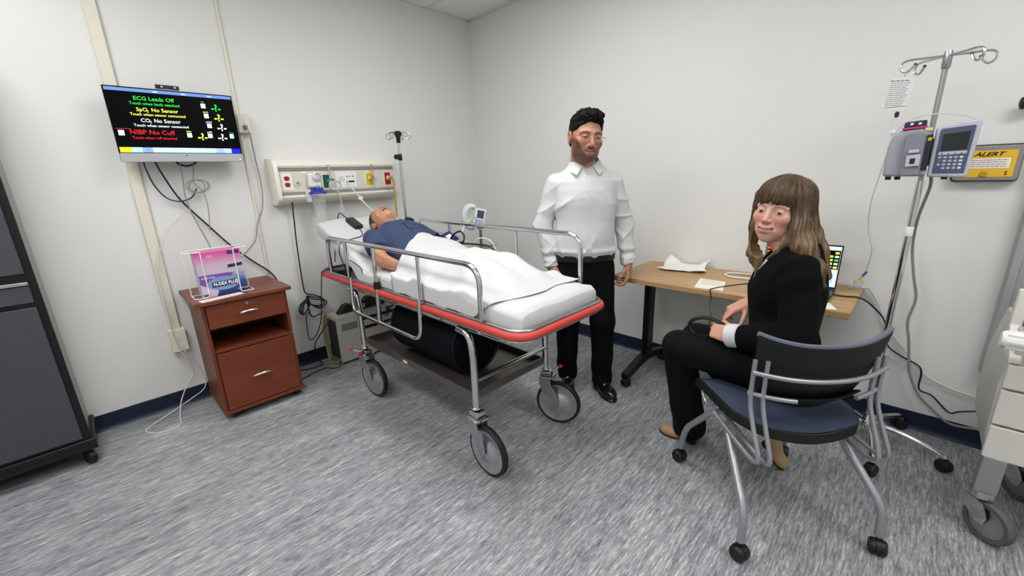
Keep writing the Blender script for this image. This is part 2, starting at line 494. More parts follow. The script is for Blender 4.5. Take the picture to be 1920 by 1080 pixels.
# ------------------------------------------------------------------ wall monitor
t = thing('wall_monitor', 'slim wall-mounted computer monitor showing patient vitals with a silver lower bezel', 'monitor', (-2.345, -.02, 1.5))
A = -.14
TX0, TX1, TZ0, TZ1 = -2.636, -2.062, 1.513, 1.893
bez = mat('silver_bezel', '#b3b5b6', .38, .5)
MB().bb(TX0, TX1, A+.002, A+.028, TZ0, TZ1).build('housing', mat('monitor_back', '#2b2c2f', .5), t, bevel=.004)
MB().bb(TX0, TX1, A-.002, A+.0015, TZ0, TZ0+.046).build('lower_bezel', bez, t, bevel=.001)
MB().cyl((-2.345, A-.002, TZ0+.035), (-2.345, A-.003, TZ0+.035), .0045, n=12).build('logo_dot', mat('dot', '#5a5b5d', .4), t)
MB().cyl((-2.08, A-.002, TZ0+.014), (-2.08, A-.003, TZ0+.014), .003, n=10).build('power_light', mat('power_led', '#ffffff', .4, emit=1.5), t)
bk = mat('screen_black', '#030304', .35, spec=.08)
scr = MB().bb(TX0, TX1, A-.001, A+.0015, TZ0+.0465, TZ1).build('screen', bk, t, smooth=0)
def smat(n, c, e=.8):
    return mat('screen_'+n, c, .5, emit=e, spec=0)
SX0, SX1, SZ0, SZ1 = TX0+.006, TX1-.006, TZ0+.05, TZ1-.006
yS = A-.0016
def srect(x0, x1, z0, z1, m, nm='screen_area', y=yS):
    return MB().bb(x0, x1, y, A-.0008, z0, z1).build(nm, m, scr, smooth=0)
srect(SX0, SX1, SZ1-.016, SZ1, smat('bar', '#5f7fc0'), 'title_bar')
W = SX1-SX0
bars = [(.0, .085, '#d9e02c'), (.085, .17, '#a9d8f0'), (.17, .245, '#7d97c4'), (.245, .32, '#b4e0f6'), (.32, .395, '#b4e0f6'), (.395, .54, '#b4e0f6'), (.54, .62, '#b4e0f6'), (.62, .695, '#b4e0f6'), (.695, .77, '#b4e0f6'), (.77, .845, '#8eb0dc'), (.845, .915, '#a9cdf0'), (.915, 1., '#1a22c8')]
for i, (a, b, c) in enumerate(bars): srect(SX0+W*a, SX0+W*b-.001, SZ0, SZ0+.026, smat('tab_'+c[1:], c), 'screen_button')
grn, yel, wht, red = smat('green', '#35d04a'), smat('yellow', '#e6ee62'), smat('white', '#dfeef6'), smat('red', '#d22a30')
yT = yS-.0002
def st(s, cx, z, size, m, xs=1.0, align='CENTER', bold=.006): lettering(s, m, scr, (cx, yT, z), (1, 0, 0), (0, 0, 1), size, align=align, bold=bold, xs=xs)
cx = SX0+W*.345
st('ECG Leads Off', cx, SZ1-.056, .028, grn, 1.02); st('Touch when leads attached', cx, SZ1-.079, .0195, grn)
st('SpO  No Sensor', cx+.005, SZ1-.112, .027, yel); st('2', cx-.038, SZ1-.116, .016, yel); st('Touch when sensor connected', cx+.005, SZ1-.134, .0192, yel)
st('CO  No Sensor', cx+.009, SZ1-.167, .027, wht); st('2', cx-.036, SZ1-.171, .016, wht); st('Touch when sensor connected', cx+.009, SZ1-.190, .0192, wht)
st('NIBP No Cuff', SX0+W*.275, SZ1-.230, .034, red, 1.0, bold=0); st('Touch when cuff attached', SX0+W*.285, SZ1-.254, .0185, red, bold=0)
scribble(red, scr, (SX0+.006, yT, SZ1-.205), (1, 0, 0), (0, 0, 1), .06, .004, 2)
srect(SX0+.012, SX0+.036, SZ1-.238, SZ1-.212, wht, 'screen_icon')
for fx, z, m, lab in ((.80, -.088, grn, 'HR'), (.81, -.142, yel, 'SpO2'), (.82, -.196, wht, 'etCO2'), (.630, -.252, yel, 'Pulse'), (.808, -.252, wht, 'awRR')):
    st('-?-', SX0+W*fx+.026, SZ1+z, .054, m, .92, bold=.02); st(lab, SX0+W*fx-.035, SZ1+z+.042, .011, m, align='CENTER')
    srect(SX0+W*fx-.046, SX0+W*fx-.024, SZ1+z+.013, SZ1+z+.037, wht, 'screen_icon')
srect(SX0+W*.945-.011, SX0+W*.945+.009, SZ1-.238, SZ1-.214, wht, 'screen_icon'); st('Temp', SX0+W*.945, SZ1-.209, .010, grn)
for f in (.35, .57, .79): scribble(wht, scr, (SX0+W*f, yT, SZ1-.0115), (1, 0, 0), (0, 0, 1), .02, .007, int(f*100))
for i in (1, 2, 8, 9, 10): st('=', SX0+W*(bars[i][0]+bars[i][1])/2, SZ0+.008, .016, smat('ink', '#31506e', .1))
# wall bracket and pop-up camera
MB().bb(-2.42, -2.27, -.012, 0, 1.62, 1.80).bb(-2.37, -2.32, A+.028, -.01, 1.69, 1.73).build('wall_bracket', blackp, t, bevel=.003)
cb = MB().bb(-2.415, -2.31, A+.004, A+.024, TZ1+.006, TZ1+.027).build('camera_bar', dblack, t, bevel=.003)
for x in (-2.388, -2.33): MB().cyl((x, A+.0045, TZ1+.0165), (x, A+.002, TZ1+.0165), .0055, n=12).build('camera_lens', steel, cb)
MB().bb(-2.38, -2.345, A+.006, A+.02, TZ1, TZ1+.006).build('camera_foot', bez, t)
MB().tube(cr([(-2.40, A+.03, TZ0+.005), (-2.385, A+.045, TZ0-.012), (-2.35, A+.05, TZ0-.022), (-2.315, A+.045, TZ0-.012), (-2.30, A+.03, TZ0+.006)], 5), .006, 8).build('cable_clip', blackp, t)
# cords hanging from the monitor
def cord(name, label, pts, r, m, n=6, cat='cable', group=None):
    o = MB().tube(cr(pts, n), r, 8).build(name, m); return tag(o, label, cat, group)
yw = -.03
cord('cable', 'thick dark cable looping under the wall monitor', [(-2.545, -.118, 1.535), (-2.538, -.085, 1.47), (-2.514, -.052, 1.379), (-2.47, -.036, 1.31), (-2.41, -.035, 1.288), (-2.35, -.036, 1.31), (-2.318, -.038, 1.36)], .0042, mat('dark_grey_cable', '#3a3a3b', .45))
cord('cable', 'black cable running diagonally from the wall monitor down behind the red cabinet', [(-2.50, -.118, 1.535), (-2.47, -.06, 1.45), (-2.41, -.023, 1.30), (-2.30, -.022, 1.13), (-2.20, -.022, .985), (-2.09, -.022, .86), (-2.0, -.022, .765), (-1.96, -.022, .66), (-1.97, -.022, .5)], .005, cable_b)
cord('cable', 'thin grey cable hanging straight below the wall monitor', [(-2.385, -.118, 1.535), (-2.378, -.07, 1.44), (-2.385, -.047, 1.30), (-2.36, -.045, 1.16), (-2.32, -.045, 1.0), (-2.31, -.045, .85)], .003, cable_g)
lo = [(-2.315, -.118, 1.535), (-2.325, -.072, 1.44), (-2.328, -.062, 1.41)]
for k in range(26):
    a = k/26*2*math.pi*3.2; cxx = -2.315+.012*math.sin(k*.31)
    lo.append((cxx+.03*math.cos(a+1.8)-.02*math.sin(a), -.060-.008*math.sin(a*.5+k), 1.372+.038*math.sin(a+1.8)))
lo += [(-2.29, -.055, 1.33), (-2.285, -.045, 1.22), (-2.30, -.042, 1.10)]
cord('cable', 'thin grey cable bunched into a small coil below the wall monitor', lo, .0026, cable_g, 3)
cord('cable', 'grey cord plugged into the outlet beside the monitor and draped to the cabinet', [(-1.995, -.056, 1.726), (-1.985, -.075, 1.70), (-1.972, -.05, 1.62), (-1.962, yw, 1.5), (-1.957, yw, 1.36), (-1.975, yw, 1.22), (-2.03, -.035, 1.10), (-2.06, -.035, 1.0), (-2.14, -.035, .92), (-2.2, -.035, .87), (-2.22, -.035, .78)], .0036, cable_g)
MB().bb(-2.004, -1.986, -.075, -.0512, 1.715, 1.738).build('plug', mat('grey_plug', '#6d6b67', .5), bevel=.003)
tag(bpy.data.objects['plug'], 'grey plug in the outlet beside the wall monitor', 'plug')
cord('cable', 'white cord from the low outlet looping down across the baseboard to the floor', [(-2.586, -.053, .42), (-2.583, -.080, .405), (-2.568, -.075, .355), (-2.545, -.06, .31), (-2.52, -.04, .22), (-2.508, -.035, .12), (-2.535, -.045, .075), (-2.60, -.06, .05), (-2.68, -.08, .025), (-2.78, -.13, .006), (-2.85, -.19, .004), (-2.83, -.27, .004), (-2.75, -.31, .004), (-2.70, -.28, .004), (-2.685, -.16, .005), (-2.655, -.07, .06), (-2.60, -.04, .15), (-2.56, -.04, .21), (-2.57, -.060, .30), (-2.60, -.062, .40), (-2.612, -.062, .53), (-2.61, -.045, .62), (-2.60, -.04, .9), (-2.52, -.05, 1.10), (-2.40, -.06, 1.24)], .0032, cable_w)

# ------------------------------------------------------------------ red-brown mobile pedestal
cherry = wood_mat('cherry_laminate', '#67301b', '#763a23', 3, 3, 26, .42)
cherry_top = wood_mat('cherry_laminate_top', '#6a3420', '#763d29', 4, 26, 4, .38)
t = thing('pedestal_cabinet', 'reddish-brown wooden pedestal cabinet with two drawers and an open shelf on casters', 'cabinet', (-2.275, -.25, 0))
x0, x1, yf, yb, zb, zt = -2.497, -2.053, -.47, -.045, .045, .728
MB().bb(x0, x0+.018, yf+.008, yb, zb+.02, zt).build('side_panel', cherry, t, bevel=.0015)
MB().bb(x1-.018, x1, yf+.008, yb, zb+.02, zt).build('side_panel', cherry, t, bevel=.0015)
MB().bb(x0+.0185, x1-.0185, yb-.012, yb, zb+.02, zt).build('back_panel', cherry, t)
MB().bb(x0-.006, x1+.012, yf-.012, yb, zb, zb+.0195).build('bottom_panel', cherry, t, bevel=.003)
MB().bb(x0+.0185, x1-.0185, yf+.012, yb-.0125, .432, .45).build('shelf', cherry, t, bevel=.001)
MB().bb(x0+.0185, x1-.0185, yf+.03, yb-.0125, .585, .598).build('drawer_bottom', cherry, t)
MB().bb(-2.528, -2.026, -.495, -.022, zt+.0005, .752).build('top_panel', cherry_top, t, bevel=.004)
def pull(x, z, par, w=.09):
    p = [(x-w/2, yf-.01, z-.006), (x-w/2, yf-.026, z-.004), (x-w*.2, yf-.034, z+.003), (x+w*.2, yf-.034, z+.003), (x+w/2, yf-.026, z-.004), (x+w/2, yf-.01, z-.006)]
    MB().tube(fillet(p, .014, 4), .0062, 8).build('handle', mat('satin_nickel', '#c9c8c6', .3, .85), par)
d = MB().bb(x0+.02, x1-.02, yf-.008, yf+.0075, .585, zt-.006).build('drawer', cherry, t, bevel=.002)
pull((x0+x1)/2, .655, d); MB().lathe([(.0105, 0), (.0105, .004), (.008, .007), (.001, .0075)], ((x0+x1)/2, yf-.008, .700), (0, -1, 0), 16).build('lock', steel, d)
d = MB().bb(x0+.02, x1-.02, yf-.008, yf+.0075, zb+.025, .43).build('drawer', cherry, t, bevel=.002)
pull((x0+x1)/2, .249, d)
for x in (x0+.05, x1-.035):
    for y in (yf+.04, yb-.05): caster('caster', t, x, y, r=.0235, w=.035, ang=.3 if y < -.2 else 1.2, stem=.001)
ZTOP = .752
# wire rack with glove box, paper label
t = thing('wire_rack', 'white coated wire glove-box holder on the reddish cabinet', 'rack', (-2.36, -.34, ZTOP))
wm = mat('white_wire', '#eeeeec', .35)
hx0, hx1, hyf, hyb, hz0, hz1 = -2.50, -2.205, -.395, -.285, ZTOP+.0027, 1.018
for xa, s in ((hx0, 1), (hx1, -1)):
    xi = xa+s*.068
    MB().tube(fillet([(xi, hyf, hz1), (xi, hyf, hz0), (xa, hyf, hz0), (xa, hyb, hz0), (xa+s*.05, hyb, hz0)], .012, 3), .0028, 8).build('wire', wm, t)
    MB().tube(fillet([(xi, hyf, hz1), (xa-s*.004, hyf, hz1), (xa-s*.004, hyb, hz1), (xa+s*.05, hyb, hz1)], .014, 3), .0028, 8).build('wire', wm, t)
    MB().tube([(xa, hyb, hz1), (xa, hyb, hz0)], .0026, 8).build('wire', wm, t)
MB().tube([(hx0, hyb, hz1), (hx1, hyb, hz1)], .0028, 8).build('wire', wm, t)
MB().tube([(hx0, hyb, hz0), (hx1, hyb, hz0)], .0028, 8).build('wire', wm, t)
# glove box with its print
t = thing('glove_box', 'pink and blue cardboard box of gloves held in the white wire rack', 'box', (-2.35, -.34, ZTOP))
gx0, gx1, gyf, gyb, gz0, gz1 = -2.462, -2.238, -.3920, -.2875, ZTOP+.0003, 1.012
def gradmat(name, c0, c1, z0, z1, axis='Z', c2=None):
    m = bpy.data.materials.new(name); m.use_nodes = True; nt = m.node_tree; N = nt.nodes; L = nt.links
    p = N['Principled BSDF']; p.inputs['Roughness'].default_value = .35
    tc = N.new('ShaderNodeTexCoord'); sx = N.new('ShaderNodeSeparateXYZ'); mr = N.new('ShaderNodeMapRange')
    L.new(tc.outputs['Generated'], sx.inputs[0]); L.new(sx.outputs[axis], mr.inputs[0])
    mr.inputs[1].default_value = z0; mr.inputs[2].default_value = z1
    r = N.new('ShaderNodeValToRGB'); r.color_ramp.elements[0].color = srgb(c0); r.color_ramp.elements[1].color = srgb(c1)
    if c2: e = r.color_ramp.elements.new(.5); e.color = srgb(c2)
    L.new(mr.outputs[0], r.inputs[0]); L.new(r.outputs[0], p.inputs['Base Color']); return m
MB().bb(gx0, gx1, gyf, gyb, gz0, gz1).build('carton', gradmat('carton_pink', '#c0bccb', '#d4569d', .45, .95, c2='#cfb0c4'), t, bevel=.0015)
yG = gyf-.0006
def gpoly(pts, c, nm='printed_area', y=yG, grad=None):
    W_, H_ = gx1-gx0, gz1-gz0
    P = [(gx0+W_*a, gz0+H_*b) for a, b in pts]
    return MB().prism(P, (0, gyf, 0), (1, 0, 0), (0, 0, 1), (0, y-gyf, 0)).build(nm, grad or mat('print_'+c[1:], c, .4), t, smooth=0)
gpoly([(0, .0), (1, .0), (1, .46), (.62, .50), (0, .50)], '#7b4fa0')
gpoly([(.0, .0), (.30, .0), (.36, .12), (0, .30)], '#cdb7d2', y=yG-.0002)
gpoly([(.30, .0), (1, .0), (1, .54), (.84, .56), (.70, .42), (.62, .22), (.36, .12)], '#27366f', y=yG-.0003, grad=gradmat('print_blue', '#1d2766', '#a9b4cc', .1, .9, c2='#3a4f94'))
el = [(.50+.36*math.cos(a), .275+.155*math.sin(a)) for a in [2*math.pi*k/28 for k in range(28)]]
gpoly(el, '#7f97c1', y=yG-.0005)
gpoly([(.24, .20), (.78, .215), (.78, .335), (.24, .32)], '#18204e', y=yG-.0008)
inkw = mat('print_white', '#f3f1f4', .4)
cH = gz1-gz0; cW = gx1-gx0
lettering('N-DEX PLUS', inkw, t, (gx0+cW*.27, yG-.001, gz0+cH*.235), (1, 0, 0.012), (0, 0, 1), .027, bold=.035, xs=.82)
lettering('N-DEX PLUS', inkw, t, (gx0+cW*.04, yG-.0004, gz0+cH*.42), (1, 0, 0), (0, 0, 1), .012, bold=.02)
lettering('N-DEX PLUS', inkw, t, (gx0+cW*.78, yG-.0006, gz0+cH*.08), (1, 0, 0), (0, 0, 1), .0095, bold=.02)
gpoly([(.70, .90), (.97, .90), (.97, .985), (.70, .985)], '#5a2a66', y=yG-.0004)
gpoly([(.66, .60), (.99, .62), (.99, .69), (.66, .67)], '#2a2550', y=yG-.0004)
gpoly([(.02, .03), (.16, .03), (.16, .08), (.02, .08)], '#4b4d66', y=yG-.0005)
gpoly([(.25, .88), (.37, .88), (.37, .93), (.25, .93)], '#f08cc4', y=yG-.0003)
o = MB().box((-2.385, -.446, ZTOP+.0012), (.215, .06, .0012), Matrix.Rotation(.16, 3, 'Z')).build('paper_label', mat('cream_paper', '#ece6d6', .7)); tag(o, 'cream paper label lying before the glove box', 'paper')
scribble(mat('ink_grey', '#8c8a86', .7), o, (-2.470, -.467, ZTOP+.0019), (.987, .159, 0), (-.159, .987, 0), .16, .012, 9)
# ------------------------------------------------------------------ headwall service panel
hwm = mat('headwall_enamel', '#e6e2d4', .4)
hwp = mat('headwall_panel', '#d5cfbf', .5, var=.03, vscale=60)
hwg = mat('headwall_channel', '#8f8e88', .45)
t = thing('headwall_panel', 'cream hospital headwall service panel with outlets mounted above the gurney head', 'wall panel', (-1.437, 0, 1.22))
HX0, HX1 = -1.895, -.972
prof = [(0, 1.225), (-.075, 1.228), (-.118, 1.262), (-.124, 1.276), (-.112, 1.284), (-.105, 1.286), (-.105, 1.468), (-.114, 1.472), (-.120, 1.486), (-.108, 1.512), (-.078, 1.528), (0, 1.53)]
MB().prism(prof, (HX0+.02, 0, 0), (0, 1, 0), (0, 0, 1), (HX1-HX0-.04, 0, 0)).build('housing', hwm, t)
for xa, s in ((HX0, 1), (HX1, -1)):
    pe = [(0, 1.222), (-.078, 1.224), (-.124, 1.258), (-.130, 1.276), (-.128, 1.486), (-.114, 1.516), (-.08, 1.532), (0, 1.534)]
    m = MB(); n = len(pe)
    V = [(xa+s*.026, y, z) for y, z in pe]+[(xa+s*.004, y*.93, z) for y, z in pe]+[(xa-s*.006, y*.70, 1.378+(z-1.378)*.985) for y, z in pe]
    F = [tuple(range(n)), tuple(range(3*n-1, 2*n-1, -1))]
    for a in range(2):
        for i in range(n): F.append((a*n+i, a*n+(i+1) % n, (a+1)*n+(i+1) % n, (a+1)*n+i))
    m.add(V, F).build('end_cap', hwm, t)
MB().bb(HX0+.022, HX1-.022, -.1075, -.104, 1.310, 1.452).build('front_panel', hwp, t, bevel=.001)
MB().bb(HX0+.022, HX1-.022, -.107, -.104, 1.4525, 1.4685).build('channel', hwg, t)
MB().bb(HX0+.022, HX1-.022, -.107, -.104, 1.289, 1.3095).build('channel', hwg, t)
MB().bb(HX0+.022, HX1-.022, -.110, -.104, 1.4505, 1.4535).build('trim_line', mat('dark_line', '#3f3e3b', .5), t)
yP = -.1078
def plate(nm, x, z, w, h, c, d=.004, r=.004, par=None):
    return MB().prism(rrect(w, h, r), (x, yP, z), (1, 0, 0), (0, 0, 1), (0, -d, 0)).build(nm, mat('plate_'+c[1:], c, .4), par or t)
p = plate('outlet_plate', -1.818, 1.380, .072, .116, '#ecebe6')
for dz in (-.021, .021):
    s_ = MB().prism(rrect(.033, .029, .011), (-1.818, yP-.004, 1.38+dz), (1, 0, 0), (0, 0, 1), (0, -.003, 0)).build('red_socket', mat('outlet_red', '#9c1420', .4), p)
    for q in (-.006, .006): MB().bb(-1.818+q-.001, -1.818+q+.001, yP-.0082, yP-.0069, 1.38+dz-.002, 1.38+dz+.007).build('slot', blackp, p, smooth=0)
o = MB().lathe([(.024, 0), (.024, .003), (.019, .006), (.011, .006), (.010, .003), (.001, .003)], (-1.752, yP, 1.368), (0, -1, 0), 24).build('vacuum_port', mat('port_ring', '#c9c6b6', .4), t)
MB().lathe([(.006, .003), (.006, .010), (.001, .010)], (-1.752, yP, 1.368), (0, -1, 0), 12).build('port_core', steel, o)
plate('label_plate', -1.70, 1.438, .03, .008, '#f4f3ee', .001, .001)
# oxygen, nurse call, yellow and red gas outlets
p = plate('oxygen_plate', -1.548, 1.372, .062, .108, '#ecebe6', .003); plate('green_insert', -1.55, 1.374, .048, .092, '#1d5a3c', .0045, .002, p)
MB().lathe([(.014, 0), (.014, .012), (.008, .016), (.008, .03), (.001, .03)], (-1.535, yP-.004, 1.372), (0, -1, 0), 16).build('gas_port', steel, p)
p = plate('nurse_call_plate', -1.400, 1.380, .158, .116, '#ecebe8', .004)
for k in range(16):
    a = 2*math.pi*k/16; MB().cyl((-1.436+.022*math.cos(a), yP-.004, 1.385+.022*math.sin(a)), (-1.436+.022*math.cos(a), yP-.0048, 1.385+.022*math.sin(a)), .0022, n=6).build('speaker_hole', blackp, p)
MB().tube([(-1.436+.009*math.cos(a), yP-.0045, 1.385+.009*math.sin(a)) for a in [2*math.pi*k/16 for k in range(16)]], .0016, 6, closed=True).build('speaker_ring', mat('grey_ring', '#5c5c5c', .5), p)
for x, c in ((-1.392, '#26262a'), (-1.370, '#9b9a97'), (-1.349, '#2d2d30')): MB().cyl((x, yP-.004, 1.404), (x, yP-.0075, 1.404), .0052, n=12).build('button', mat('btn'+c[1:], c, .4), p)
plate('display', -1.362, 1.366, .046, .014, '#2f3440', .0052, .001, p)
MB().cyl((-1.398, yP-.004, 1.362), (-1.398, yP-.018, 1.362), .006, n=12).build('jack', steel, p)
for x in (-1.448, -1.35):
    for z in (1.332, 1.428): MB().cyl((x, yP-.004, z), (x, yP-.0055, z), .003, n=8).build('screw', steel, p)
for px_, col, nm, hc in ((-1.215, '#d3b520', 'air_plate', '#d8d9da'), (-1.056, '#a3141f', 'vacuum_plate', '#e6b73b')):
    p = plate(nm, px_, 1.378, .066, .112, '#efeee9', .003); plate('colour_insert', px_, 1.378, .050, .096, col, .0045, .002, p)
    MB().lathe([(.019, 0), (.019, .006), (.013, .010), (.008, .012), (.008, .026), (.001, .026)], (px_+.004, yP-.004, 1.382), (0, -1, 0), 18).build('gas_port', mat('port_'+hc[1:], '#d9b54a', .35, .2), p)
    MB().lathe([(.012, 0), (.012, .016), (.001, .017)], (px_+.014, yP-.028, 1.380), (.5, -1, 0), 14).build('connector', steel, p)
# flowmeters (tubes rising to the top lip)
def flowmeter(label, x, c, tubec):
    f = thing('flow_meter', label, 'flow meter', (x, -.13, 1.36), group='flow meters plugged into the headwall')
    MB().lathe([(.006, 0), (.006, .075), (.0075, .077), (.0075, .095), (.004, .097)], (x, -.148, 1.392), (-.04, 0, 1), 12).build('tube', mat('flow_'+tubec[1:], tubec, .2, trans=.4, alpha=.75), f)
    MB().lathe([(.013, 0), (.013, .026), (.008, .03), (.001, .03)], (x, -.142, 1.368), (0, 0, 1), 14).cyl((x, -.142, 1.382), (x, -.138, 1.382), .005).build('valve', steel, f)
    MB().lathe([(.011, 0), (.013, .002), (.013, .012), (.001, .014)], (x+.008, -.155, 1.376), (.5, -1, 0), 14).build('knob', mat('knob_'+c[1:], c, .4), f)
    return f
flowmeter('clear oxygen flow meter on the green outlet plate', -1.532, '#2d6e52', '#c9cfcb')
flowmeter('yellow flow meter on the yellow outlet plate', -1.200, '#b9bcc0', '#c9b94a')
# vacuum regulator and suction canister
t = thing('vacuum_regulator', 'white vacuum regulator with a round gauge on the headwall', 'regulator', (-1.66, -.13, 1.34))
MB().bb(-1.690, -1.632, -.155, -.1072, 1.335, 1.432).build('body', whitep, t, bevel=.012, seg=3)
g = MB().lathe([(.029, 0), (.030, .003), (.030, .020), (.026, .024), (.025, .022), (.001, .022)], (-1.640, -.150, 1.408), (.25, -1, 0), 28).build('gauge', whitep, t)
MB().tube([(-1.634+.020*math.cos(a), -.1745, 1.408+.020*math.sin(a)) for a in [2*math.pi*k/24 for k in range(24)]], .0016, 6, closed=True).build('gauge_ring', mat('navy_ring', '#2a2f5e', .4), g)
MB().tube([(-1.634, -.1745, 1.402), (-1.630, -.1748, 1.420)], .001, 6).build('needle', blackp, g)
MB().lathe([(.014, 0), (.014, .018), (.011, .022), (.001, .022)], (-1.628, -.150, 1.352), (.25, -1, 0), 18).build('knob', whitep, t)
t = thing('suction_canister', 'clear suction canister with a blue lid hanging from the headwall', 'canister', (-1.66, -.185, 1.12))
blue = mat('blue_lid', '#1c2f9a', .35)
c = (-1.655, -.188)
cann = mat('canister_plastic', '#eef2f3', .12, trans=.6, alpha=.26, ior=1.2)
MB().lathe([(.034, 1.128), (.036, 1.124), (.047, 1.275), (.054, 1.277), (.054, 1.292), (.050, 1.292), (.045, 1.276), (.034, 1.131)], (c[0], c[1], 0), (0, 0, 1), 28).build('jar', cann, t)
for k in range(6):
    a = k*math.pi/3+.3; MB().tube([(c[0]+.0355*math.cos(a), c[1]+.0355*math.sin(a), 1.135), (c[0]+.0465*math.cos(a), c[1]+.0465*math.sin(a), 1.27)], .0016, 5).build('rib', cann, t)
l = MB().lathe([(.056, 1.293), (.058, 1.297), (.056, 1.303), (.050, 1.306), (.040, 1.316), (.024, 1.318), (.022, 1.334), (.010, 1.336), (.001, 1.336)], (c[0], c[1], 0), (0, 0, 1), 28).build('lid', blue, t)
for dx in (-.034, .034): MB().cyl((c[0]+dx, c[1], 1.308), (c[0]+dx, c[1], 1.332), .0065, n=10).build('spout', blue, l)
MB().bb(-1.712, -1.690, -.17, -.109, 1.236, 1.318).bb(-1.700, -1.66, -.142, -.128, 1.250, 1.300).build('bracket', whitep, t, bevel=.004)
def tube_thing(name, label, pts, r, m, cat='tubing', n=6, group=None):
    return tag(MB().tube(cr(pts, n), r, 8).build(name, m), label, cat, group)
lo = [(-1.532, -.16, 1.372)]
for k in range(22):
    a = k/22*2*math.pi*2.3; lo.append((-1.515+.042*math.cos(a+2.6), -.168-.006*math.sin(a*1.7), 1.350+.030*math.sin(a+2.6)-.0006*k))
lo += [(-1.50, -.17, 1.30), (-1.488, -.165, 1.24), (-1.487, -.16, 1.205)]
tube_thing('oxygen_tubing', 'clear coiled oxygen tubing hanging from the green outlet', lo, .0042, mat('tubing_clear', '#dfe6e2', .2, trans=.3, alpha=.75), n=3)
o = MB().lathe([(.012, 0), (.022, -.03), (.030, -.05), (.032, -.05), (.024, -.03), (.014, .0)], (-1.487, -.158, 1.205), (0, .1, 1), 20).build('mask_cup', clear); tag(o, 'clear plastic mask cup hanging below the headwall', 'cup')
tube_thing('call_cord', 'white nurse call cord draped from the headwall to the pillow', [(-1.398, -.124, 1.362), (-1.392, -.145, 1.345), (-1.375, -.17, 1.29), (-1.345, -.22, 1.22), (-1.33, -.31, 1.16), (-1.34, -.40, 1.152), (-1.40, -.47, 1.135)], .004, cable_w, 'cord')
o = MB().box((-1.352, -.206, 1.243), (.034, .004, .030), Matrix.Rotation(.5, 3, 'Y')).build('cord_tag', whitep, bevel=.001); tag(o, 'small white tag hanging on the nurse call cord', 'tag')
tube_thing('air_hose', 'yellow air hose dropping from the red outlet behind the bed', [(-1.04, -.142, 1.380), (-1.03, -.150, 1.365), (-1.026, -.150, 1.32), (-1.028, -.148, 1.15), (-1.03, -.14, .95), (-1.04, -.10, .6), (-1.07, -.06, .25)], .0062, mat('yellow_hose', '#b79b2f', .4), 'hose')
yc_ = -.05
lo = [(-1.80, -.09, 1.246), (-1.80, -.07, 1.15), (-1.805, yc_, .95), (-1.81, yc_, .75), (-1.81, yc_, .62), (-1.80, yc_, .57)]
for k in range(3):
    lo += [(-1.745-.01*k, yc_-.006*k, .545-.012*k), (-1.69+.012*k, yc_-.008*k, .505-.012*k), (-1.715, yc_-.008*k, .455-.01*k), (-1.775, yc_-.006*k, .475), (-1.835+.012*k, yc_-.005*k, .505+.012*k), (-1.868+.012*k, yc_, .455-.008*k), (-1.84, yc_-.004*k, .415), (-1.79, yc_-.003*k, .48), (-1.80, yc_-.004*k, .545)]
lo += [(-1.80, yc_, .45), (-1.78, yc_, .38), (-1.70, yc_-.01, .40)]
tube_thing('extension_cord', 'black power cord from the headwall bundled in loops beside the cabinet', lo, .0048, cable_b, 'cord', 5)

# ------------------------------------------------------------------ gurney
redb = mat('red_bumper', '#c5473e', .5, bump=.05)
deckm = mat('deck_steel', '#55595b', .45, .6)
shelfm = mat('shelf_steel', '#6f6a64', .38, .75)
t = gur = thing('gurney', 'chrome hospital gurney with red bumper, raised side rails and large casters', 'gurney', (-1.44, -1.24, 0))
BX0, BX1, BY0, BY1, BZ = -1.770, -1.112, -2.232, -.232, .752
def rr3(x0, x1, y0, y1, z, r, n=7):
    return [(x0+(x1-x0)/2+a, (y0+y1)/2+b, z) for a, b in rrect(x1-x0, y1-y0, r, n)]
rb = .019
path = rr3(BX0+rb, BX1-rb, BY0+rb, BY1-rb, BZ, .085)
MB().tube(path, rb, 14, closed=True).build('bumper', redb, t)
MB().tube(rr3(BX0+.026, BX1-.026, BY0+.026, BY1-.026, BZ+.021, .08), .0095, 10, closed=True).build('frame_rail', steel, t)
MB().tube(rr3(BX0+.026, BX1-.026, BY0+.026, BY1-.026, BZ-.022, .08), .008, 8, closed=True).build('frame_rail', chrome, t)
MB().prism(rrect(BX1-BX0-.07, BY1-BY0-.07, .06, 5), ((BX0+BX1)/2, (BY0+BY1)/2, .722), (1, 0, 0), (0, 1, 0), (0, 0, .008)).build('deck', deckm, t)
# perforated spring strip of the deck at the head end
for k in range(16):
    MB().bb(-1.655, -1.64+.0, -.52-.022*k, -.508-.022*k, .7305, .7325).build('deck_spring', steel, t, smooth=0)
# under-frame tubes
for x in (-1.70, -1.19):
    MB().tube(fillet([(x+(.02 if x < -1.5 else -.02), -.36, .715), (x, -.44, .692), (x, -2.04, .692), (x, -2.10, .715)], .05, 4), .0115, 10).build('under_rail', chrome, t)
LEG = .0165
def gleg(x, y, s):
    MB().tube(fillet([(x, y+s*.10, .70), (x, y+s*.02, .69), (x, y, .60), (x, y, .318)], .05, 5), LEG, 14).build('leg', chrome, t)
FX = [(-1.742, -1.895), (-1.215, -1.882), (-1.742, -.795), (-1.215, -.79)]
for x, y in FX: gleg(x, y, 1)
for y in (-1.885, -.79): MB().cyl((-1.742, y, .455), (-1.215, y, .455), .0125, n=12).build('cross_bar', chrome, t)
MB().cyl((-1.742, -.80, .52), (-1.215, -.80, .52), .0115, n=12).build('cross_bar', chrome, t)
